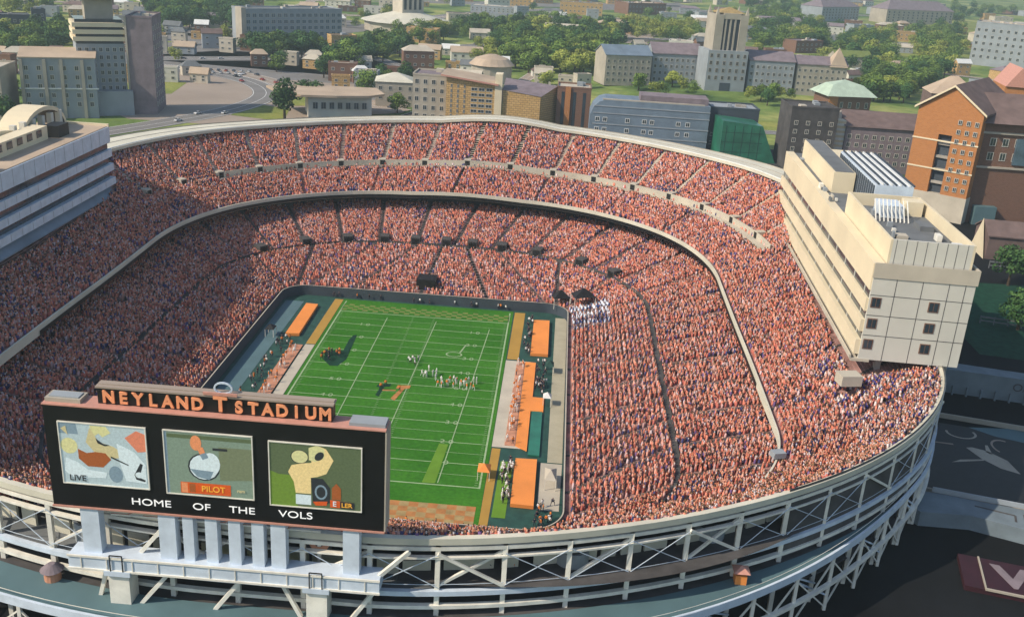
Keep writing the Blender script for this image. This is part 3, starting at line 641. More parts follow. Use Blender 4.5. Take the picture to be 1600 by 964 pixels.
# curved stair drums under the deck
for (x, y, r_) in ((42, -91.5, 2.6), (-31, -94.5, 2.8), (64, -81.5, 2.6)):
    mb = MB(); n = 14
    for z0 in (15.5,):
        vs = []
        for k in range(n+1):
            a_ = R(200+k*150/n); vs.append((x+r_*math.cos(a_), y+r_*math.sin(a_)))
        mb.strip([(p[0], p[1], z0+3.4) for p in vs], [(p[0], p[1], z0) for p in vs], 'stone_blue'); ins = [(x+(q[0]-x)*.86, y+(q[1]-y)*.86) for q in vs]
        mb.strip([(p[0], p[1], z0+3.4) for p in vs], [(p[0], p[1], z0+3.4) for p in ins], 'stone_blue'); mb.strip([(p[0], p[1], z0+3.4) for p in ins], [(p[0], p[1], z0) for p in ins], 'stone_blue')
    mb.build('stair_drum', fr)
# far right support leg
mb = MB(); mb.bar((117.5, -22, 0), (117.0, -19, 23), 1.3, 'steel', 1.3); mb.build('corner_leg', fr)

# ================================================================ scoreboard
sb = thing('scoreboard', 'huge black scoreboard with three lit screens and orange stadium lettering on top', 'scoreboard', (-8, -104, 0))
mb = MB(); mb.box(-23.4, 23.2, -.2, 3.0, 27.1, 42.6, 'board_black'); mb.build('body', sb)
mb = MB(); mb.box(-23.5, 23.3, -.3, 3.05, 42.6, 42.78, 'coral').box(-23.5, 23.3, -.4, .6, 26.85, 27.1, 'coral').box(23.2, 23.4, -.2, 3.0, 27.1, 42.6, 'stone'); mb.build('trim', sb)
mb = MB(); mb.box(-23.3, -18.4, .4, 2.8, 42.78, 43.35, 'stone').box(-22.9, -18.8, .8, 2.4, 43.35, 43.5, 'stone_blue'); mb.build('end_cabinet', sb)
mb = MB(); mb.box(18.2, 23.1, .4, 2.8, 42.78, 43.25, 'stone_blue'); mb.build('end_cabinet', sb)
mb = MB(); mb.box(-16.2, 15.8, 1.0, 2.9, 42.78, 45.1, 'board_black').box(-16.4, 16.0, .9, 2.9, 45.1, 45.35, 'road_tan'); mb.build('header', sb)
mb = MB(); mb.box(-16.3, 15.9, 1.6, 2.6, 45.35, 45.5, 'road_tan'); mb.build('header_cap', sb)
for k, ch_ in enumerate('NEYLAND'): text('letter', ch_, 2.35, 'letter_orange', sb, (-14.6+k*2.02, .86, 43.85), (math.pi/2, 0, 0), .12, .09, sx=.95)
for k, ch_ in enumerate('STADIUM'): text('letter', ch_, 2.35, 'letter_orange', sb, (3.2+k*1.95, .86, 43.85), (math.pi/2, 0, 0), .12, .09, sx=.95)
text('emblem', 'T', 3.0, 'letter_orange', sb, (.7, .84, 44.1), (math.pi/2, 0, 0), .12, .1)
mb = MB(); mb.box(-1.6, 3.0, .75, 1.0, 45.45, 45.85, 'coral'); mb.build('emblem_bar', sb)
mb = MB()
for k in range(14):
    a_, b2_ = 2*math.pi*k/14, 2*math.pi*(k+1)/14; mb.bar((.9+1.2*math.cos(a_), 1.6, 46.2+.8*math.sin(a_)), (.9+1.2*math.cos(b2_), 1.6, 46.2+.8*math.sin(b2_)), .22, 'steel_blue')
mb.build('emblem_ring', sb)
for wd_, x_ in (('HOME', -8.0), ('OF', -.9), ('THE', 4.8), ('VOLS', 12.3)):
    text('lettering', wd_, 1.5, 'letter_white', sb, (x_-1.4, -.24, 28.6), (math.pi/2, 0, 0), .03, 0, sx=1.35)
def emis(name, c, e=.34): mat(name, tuple(x*.85 for x in c), .4, .14, 3.0, emit=e, detail=8)
for n_, c in dict(s_blue=(.42, .52, .55), s_cream=(.62, .60, .30), s_rust=(.34, .10, .03), s_tan=(.55, .48, .26), s_coral=(.66, .22, .13), s_grey=(.20, .27, .21), s_olive=(.10, .135, .07), s_green=(.15, .25, .04), s_skin=(.78, .60, .28), s_dark=(.03, .035, .04), s_white=(.62, .72, .75), s_red=(.62, .10, .02), s_yel=(.85, .42, .05), s_slate=(.20, .28, .34), s_face=(.72, .27, .12), s_hill=(.17, .20, .12)).items(): emis(n_, c)
def screen(x0, x1, z0, z1, back, shapes, words):
    o = MB().box(x0, x1, -.30, -.2, z0, z1, back).build('screen', sb)
    fb = MB().box(x0-.15, x0, -.42, -.2, z0-.15, z1+.15, 'steel').box(x1, x1+.15, -.42, -.2, z0-.15, z1+.15, 'steel').box(x0, x1, -.42, -.2, z0-.15, z0, 'steel').box(x0, x1, -.42, -.2, z1, z1+.15, 'steel'); fb.build('screen_frame', o)
    W_, H_ = x1-x0, z1-z0
    if shapes:
        mb = MB()
        for k, (m, pts) in enumerate(shapes): mb.add([(x0+u*W_, -.31-.004*k, z0+v*H_) for u, v in pts], [tuple(range(len(pts)))], m)
        mb.build('picture', o)
    for (tx, u, v, s_, m) in words: text('caption', tx, s_, m, o, (x0+u*W_, -.42, z0+v*H_), (math.pi/2, 0, 0), .01, .02)
def ell(cx, cy, rx, ry, n=16, a0=0, a1=360, rot=0):
    r_ = []
    for k in range(n+1):
        a = R(a0+(a1-a0)*k/n); x, y = rx*math.cos(a), ry*math.sin(a); c, s = math.cos(R(rot)), math.sin(R(rot)); r_.append((cx+x*c-y*s, cy+x*s+y*c))
    return r_[:-1] if a1-a0 == 360 else r_
screen(-21.4, -9.5, 30.9, 40.2, 's_blue', [('s_slate', [(0, .82), (.22, .82), (.2, 1), (0, 1)]), ('s_cream', ell(.10, .62, .10, .13)), ('s_cream', [(.36, .98), (.55, .98), (.60, .88), (.50, .80), (.46, .86), (.40, .80)]),
    ('s_tan', [(.36, .95), (.45, .72), (.62, .66), (.74, .55), (.70, .48), (.55, .46), (.42, .50), (.30, .70)]), ('s_rust', [(.20, .58), (.30, .52), (.40, .55), (.52, .54), (.58, .44), (.48, .30), (.30, .30), (.20, .42)]),
    ('s_coral', [(.76, .82), (.90, .95), (1, .90), (1, .62), (.90, .60)]), ('s_white', [(.05, .42), (.18, .36), (.30, .24), (.52, .22), (.50, .12), (.10, .10), (.02, .20)]), ('s_slate', ell(.62, .20, .08, .14)), ('s_white', [(.66, .72), (.86, .60), (.98, .40), (.98, .08), (.74, .10), (.68, .40)]),
    ('s_dark', [(.58, .50), (.78, .38), (.78, .36), (.58, .47)]), ('s_dark', [(.84, .22), (.92, .42), (.95, .40), (.90, .18), (.97, .14), (.96, .11), (.86, .14)]), ('s_white', ell(.90, .22, .05, .05)), ('s_tan', [(.02, .9), (.08, .95), (.10, .8)]),
    ('s_dark', [(.42, .78), (.50, .70), (.58, .68), (.52, .66), (.44, .70)])], [('LIVE', .17, .09, 1.3, 's_dark')])
screen(-6.9, 5.1, 30.6, 40.2, 's_grey', [('s_slate', [(0, 0), (.03, 0), (.03, 1), (0, 1)]), ('s_hill', [(.62, .80), (1, .80), (1, .30), (.62, .26)]), ('s_olive', [(.03, .90), (1, .90), (1, .96), (.03, .96)]), ('s_dark', [(.55, .78), (.72, .78), (.72, .74), (.55, .74)]),
    ('s_dark', ell(.44, .46, .185, .22)), ('s_white', ell(.44, .46, .165, .20)), ('s_white', ell(.52, .52, .11, .18)), ('s_face', ell(.36, .84, .065, .12)), ('s_face', [(.36, .78), (.44, .78), (.48, .64), (.42, .62)]), ('s_slate', [(.40, .66), (.47, .70), (.50, .62), (.43, .58)]), ('s_slate', [(.28, .42), (.55, .40), (.50, .26), (.36, .30)]),
    ('s_red', [(.16, .20), (.74, .20), (.74, .02), (.16, .02)]), ('s_face', [(.17, .19), (.24, .19), (.24, .03), (.17, .03)]), ('s_rust', [(.26, .18), (.33, .18), (.33, .04), (.26, .04)])], [('PILOT', .54, .11, 1.25, 's_yel'), ('ram', .86, .12, .7, 's_tan')])
screen(7.5, 20.0, 30.1, 39.8, 's_olive', [('s_green', [(0, 0), (.30, 0), (.27, .5), (.10, .5), (0, .55)]), ('s_dark', ell(.33, .80, .10, .11)), ('s_cream', ell(.33, .80, .09, .10)), ('s_skin', [(.43, .95), (.52, 1.0), (.62, .95), (.70, .78), (.62, .56), (.52, .50), (.45, .48), (.45, .22), (.28, .22), (.26, .40), (.20, .55), (.24, .66), (.36, .70), (.46, .72)]),
    ('s_cream', [(.43, .95), (.52, 1.0), (.60, .95), (.60, .80), (.50, .74), (.43, .76)]), ('s_dark', ell(.545, .83, .045, .075, rot=-25)), ('s_white', [(.28, .20), (.45, .20), (.45, .04), (.28, .04)]), ('s_dark', [(.45, .48), (.58, .48), (.66, .34), (.66, .10), (.56, .04), (.47, .08)]), ('s_slate', ell(.56, .26, .07, .12)), ('s_dark', ell(.56, .26, .05, .09)),
    ('s_red', [(.47, .10), (.63, .12), (.62, .05), (.50, .04)]), ('s_rust', [(.68, .16), (.68, .34), (.73, .42), (.78, .34), (.78, .16)]), ('s_red', [(.66, .15), (.92, .13), (.92, .03), (.66, .03)]), ('s_dark', [(.77, .14), (.93, .13), (.93, .02), (.77, .03)])], [('E', .71, .09, 1.1, 's_white'), ('LER', .845, .08, .95, 's_yel')])
for x, w_ in ((-18.5, 2.6), (-7.5, 2.4), (-4.5, 1.5), (-1.2, 1.7), (2.1, 1.7), (5.4, 1.7), (8.3, 2.1), (18.6, 2.3)):
    mb = MB(); mb.box(x-w_/2, x+w_/2, -.1, 1.5, 19.5, 26.9, 'steel_blue'); mb.build('support_post', sb)
mb = MB(); mb.box(-21.8, 22.8, -1.0, 2.2, 17.4, 19.5, 'steel_blue').box(-21.9, 22.9, -1.2, -1.0, 17.2, 17.5, 'steel').box(-21.9, 22.9, -1.2, -1.0, 19.3, 19.6, 'steel'); mb.build('box_girder', sb)
for k in range(12):
    x = -20+k*3.7; MB().box(x, x+.14, -1.12, -1.0, 17.5, 19.3, 'steel').build('stiffener', sb)
for x in (-14.8, 13.8):
    mb = MB(); mb.box(x-1.5, x+1.5, -.8, 2.0, 0, 17.4, 'steel').box(x-1.9, x+1.9, -1.3, 2.4, 16.6, 17.4, 'steel_blue'); mb.build('pylon', sb)
    mb = MB(); mb.bar((x-.9, -1.2, 16.8), (x-.9, -1.2, 20), .14, 'black').bar((x+.9, -1.2, 16.8), (x+.9, -1.2, 20), .14, 'black').bar((x-.9, -1.2, 20), (x+.9, -1.2, 20), .14, 'black'); mb.build('pylon_bracket', sb)
for (a, b) in (((-14, 0, 9), (-7.5, 0, 17.3)), ((-3.8, 0, 8), (3, 0, 17.3)), ((13, 0, 8), (8.5, 0, 17.3)), ((15.5, 0, 7), (22.5, 1, 17.4)), ((22.5, .4, 19.3), (26.6, 1.6, 23.0)), ((-12, 1, 19.5), (-7.2, 1, 25.6)), ((-19.5, 1, 8), (-17, 1, 17.3))):
    mb = MB(); mb.bar(a, b, .55, 'steel'); mb.build('strut', sb)
mb = MB()
for k in range(12):
    x = -16+k*2.3; mb.bar((x, 1.2, 25.4), (x+2.3, 1.2, 26.6 if k % 2 else 25.4), .16, 'coral')
mb.bar((-16, 1.2, 25.3), (14, 1.2, 25.3), .25, 'steel').build('catwalk', sb)
# round speaker/fan behind posts
mb = MB()
for k in range(16):
    a_, b2_ = 2*math.pi*k/16, 2*math.pi*(k+1)/16
    mb.add([(13.2+1.6*math.cos(a_), 3.5, 22.2+1.9*math.sin(a_)), (13.2+1.6*math.cos(b2_), 3.5, 22.2+1.9*math.sin(b2_)), (13.2+.8*math.cos(b2_), 3.4, 22.2+1.0*math.sin(b2_)), (13.2+.8*math.cos(a_), 3.4, 22.2+1.0*math.sin(a_))], [(0, 1, 2, 3)], 'pink_mat')
mb.bar((13.2, 3.7, 18), (13.2, 3.7, 22), .5, 'steel').box(11.4, 15.0, 3.6, 4.2, 20.2, 24.2, 'black'); tag(mb.build('vent_fan', None, (-8, -104, 0)), 'large round vent fan with a pink rim behind the posts under the scoreboard', 'fan')

# ================================================================ right press box
pr = thing('press_box', 'tall cream press box building with stacked bands over the right hand stand', 'building', (100.7, -24.8, 0), R(-2.2))
L_, W_ = 113, 20.6
mb = MB(); mb.box(2.2, W_-.4, .4, L_, 26.2, 46.8, 'cream_panel'); mb.build('core', pr)
for (z0, z1, ov, m) in ((41.4, 47.2, 0, 'cream'), (36.8, 39.6, -.25, 'cream'), (32.3, 35.0, -.5, 'cream'), (27.2, 30.5, -.75, 'cream')):
    mb = MB(); mb.box(ov, 2.3, 0, L_+.4, z0, z1, m); mb.build('band', pr)
for z0, z1 in ((39.6, 41.4), (35.0, 36.8), (30.5, 32.3)):
    mb = MB(); mb.box(.25, 2.19, .5, L_, z0, z1, 'glass'); mb.build('glazing', pr)
    for k in range(12): MB().box(.12, .25, 4+k*9.5, 4.3+k*9.5, z0, z1, 'cream_panel').build('mullion', pr)
mb = MB(); mb.box(.3, W_, -.25, .4, 26.2, 47.2, 'cream_panel'); mb.build('end_wall', pr)
mb = MB(); mb.box(.1, W_+.3, -.45, -.25, 44.2, 47.4, 'pale_concrete').box(W_-.2, W_+.3, -.25, L_, 44.2, 47.4, 'pale_concrete'); mb.build('parapet', pr)
for z in (31.6, 36.0, 40.4): MB().box(.3, W_, -.29, -.25, z, z+.12, 'dark_concrete').build('panel_joint', pr)
for x in (5.0, 10.2, 15.4, 18.6): MB().box(x, x+.12, -.285, -.25, 26.2, 44.2, 'dark_concrete').build('panel_joint', pr)
for z in (28.6, 33.2, 37.8):
    for x, w_ in ((.7, 2.0), (12.2, 2.1)):
        fo = MB().box(x, x+w_, -.36, -.25, z, z+2.2, 'brick_brown').build('window', pr)
        MB().box(x+.2, x+w_/2-.08, -.40, -.36, z+.2, z+2.0, 'glass').box(x+w_/2+.08, x+w_-.2, -.40, -.36, z+.2, z+2.0, 'glass').build('pane', fo)
MB().box(2, W_-.2, 0, L_, 46.8, 46.95, 'roof_grey').build('roof', pr)
# penthouse near end: open topped box
ph = MB(); x0, x1, y0, y1, z0, z1 = 2.6, 19.4, .8, 41, 46.95, 52.2
ph.box(x0, x0+.5, y0, y1, z0, z1, 'cream').box(x1-.5, x1, y0, y1, z0, z1, 'cream').box(x0+.5, x1-.5, y0, y0+.5, z0, z1, 'cream_panel').box(x0+.5, x1-.5, y1-.5, y1, z0, z1, 'cream').box(x0+.5, x1-.5, y0+.5, y1-.5, z0, z0+2.4, 'roof_grey')
ph.build('penthouse', pr)
for k in range(8): MB().box(3.8+k*2.0, 3.88+k*2.0, .76, .8, 47, 52.2, 'dark_concrete').build('panel_joint', pr)
for (x, y, a, b, h, m) in ((16.0, 3.5, 2.0, 2, 4.2, 'white_paint'), (8, 30, 5, 7, 5.0, 'steel_blue'), (14, 33, 4, 4, 5.6, 'cream'), (14, 20, 3, 5, 3.4, 'roof_grey'), (7, 12, 2.4, 2.4, 3.0, 'pale_concrete')):
    MB().box(x, x+a, y, y+b, 47.1, 47.1+h, m).build('roof_unit', pr)
for k in range(9): MB().bar((6+k*.9, 26, 49.4), (6+k*.9, 30, 53.6), .22, 'steel').build('pipe', pr)
lv = MB(); lv.box(9.5, 18.5, 44, 84, 46.95, 53.8, 'steel_blue'); lo_v = lv.build('louvre_house', pr)
for k in range(20):
    MB().box(9.3, 9.5, 44.5+k*2, 45.6+k*2, 47.2, 53.4, 'navy_wall').build('louvre', pr)
for k in range(9): MB().box(10+k*1.05, 10.35+k*1.05, 44, 84, 53.8, 54.2, 'white_paint' if k % 2 else 'navy_wall').build('roof_rib', pr)
MB().box(3.5, 9.0, 62, 106, 46.95, 52.4, 'cream').build('roof_block', pr); MB().box(3.9, 8.6, 62.4, 105.6, 52.4, 52.6, 'roof_grey').build('block_roof', pr)
MB().box(9.2, 18.6, 88, 108, 46.95, 49.8, 'cream').build('roof_block', pr)
MB().box(-1.2, 2.6, -.4, L_+1, 25.7, 26.3, 'pale_concrete').build('walkway_ledge', pr)
MB().box(-1.6, -1.2, -.4, L_+1, 26.3, 27.1, 'pale_concrete').build('ledge_rail', pr)
for k in range(9): MB().box(5, 6.2, 3+k*13, 4.2+k*13, 12, 26.2, 'concrete').build('pier', pr); MB().box(18.6, 19.8, 3+k*13, 4.2+k*13, 0, 26.2, 'concrete').build('pier', pr)
MB().box(17.6, 19.9, 3.1, 112, .5, 25.6, 'stone').build('rear_wall', pr)
ru = random.Random(4)
for k in range(16):
    y = ru.uniform(2, 38) if k < 9 else ru.uniform(44, 108); x = ru.uniform(4, 16) if k < 9 else ru.uniform(.8, 2.6); a, b, h = ru.uniform(.6, 2), ru.uniform(.6, 2.4), ru.uniform(.5, 1.6); zb = 49.35 if k < 9 else 46.96
    MB().box(x, x+a*.6, y, y+b, zb+.01*k, zb+h, ru.choice(['steel', 'roof_grey', 'stone_blue', 'pale_concrete'])).build('roof_unit', pr)
# ================================================================ left press box
pl = thing('press_box', 'long blue grey shaded press box with four bands above the left hand stand', 'building', (-94.2, 58, 0), R(1.0))
L2 = 150
mb = MB(); mb.box(-20, -3.2, -L2, -.5, 26, 46.0, 'navy_wall'); mb.build('core', pl)
for (z0, z1, ov) in ((42.0, 46.4, 0), (37.9, 40.0, .25), (33.9, 35.9, .5), (29.9, 31.9, .75)):
    mb = MB(); mb.box(-20.3, ov, -L2, 0, z0, z1, 'steel_blue'); mb.build('band', pl)
    for k in range(28): MB().box(ov, ov+.03, -L2+k*5.3, -L2+k*5.3+.12, z0+.1, z1-.1, 'stone_blue').build('band_joint', pl)
for z0, z1 in ((40.0, 42.0), (35.9, 37.9), (31.9, 33.9)): MB().box(-3.2, -.7, -L2+.5, -.6, z0, z1, 'glass').build('glazing', pl)
mb = MB(); mb.add([(-1.4, -L2, 30.2), (-1.4, 0, 30.2), (1.2, 0, 27.4), (1.2, -L2, 27.4)], [(0, 1, 2, 3)], 'roof_blue').add([(-1.4, -L2, 29.9), (-1.4, 0, 29.9), (1.2, 0, 27.1), (1.2, -L2, 27.1)], [(3, 2, 1, 0)], 'roof_blue').add([(1.2, -L2, 27.1), (1.2, 0, 27.1), (1.2, 0, 27.4), (1.2, -L2, 27.4)], [(0, 1, 2, 3)], 'roof_blue'); mb.build('lower_awning', pl)
MB().box(-20, -.4, -L2, -.3, 46.4, 46.6, 'roof_tan').build('roof', pl)
MB().box(-20.3, 0, -.5, .1, 46.4, 47.2, 'cream').build('roof_curb', pl)
# curved cream roof shells
def arch(yc, w_, zb, h, x0, x1, name):
    mb = MB(); n = 14; o_ = [(yc-w_/2*math.cos(math.pi*k/n), zb+h*math.sin(math.pi*k/n)) for k in range(n+1)]
    mb.strip([(x0, y, z) for y, z in o_], [(x1, y, z) for y, z in o_], 'cream'); i_ = [(yc-(w_/2-1)*math.cos(math.pi*k/n), zb+(h-1.1)*math.sin(math.pi*k/n)) for k in range(n+1)]
    mb.strip([(x1, y, z) for y, z in o_], [(x1, y, z) for y, z in i_], 'cream'); mb.strip([(x1, y, z) for y, z in i_], [(x0, y, z) for y, z in i_], 'dark_concrete'); mb.strip([(x0, y, z) for y, z in i_], [(x0, y, z) for y, z in o_], 'cream'); return mb.build(name, pl)
arch(-13, 25, 46.6, 6.8, -19, -12, 'roof_shell'); arch(-42, 36, 46.6, 4.6, -19, -12, 'roof_shell'); arch(-84, 40, 46.6, 5, -19, -12, 'roof_shell')
for k in range(6): MB().box(-13, -11.6, -30+k*5, -28.6+k*5, 46.6, 51.2, 'cream_panel').build('roof_pier', pl)
MB().box(-11, -7, -50, -22, 46.6, 50.2, 'cream').build('roof_block', pl); MB().box(-9, -5, -20, -14, 46.6, 49.8, 'black').build('roof_unit', pl); MB().box(-10, -4, -80, -58, 46.6, 50, 'cream_panel').build('roof_block', pl)
for k in range(5): MB().box(-6.9, -6.8, -48+k*5, -45.5+k*5, 48, 49.8, 'glass').build('roof_window', pl)
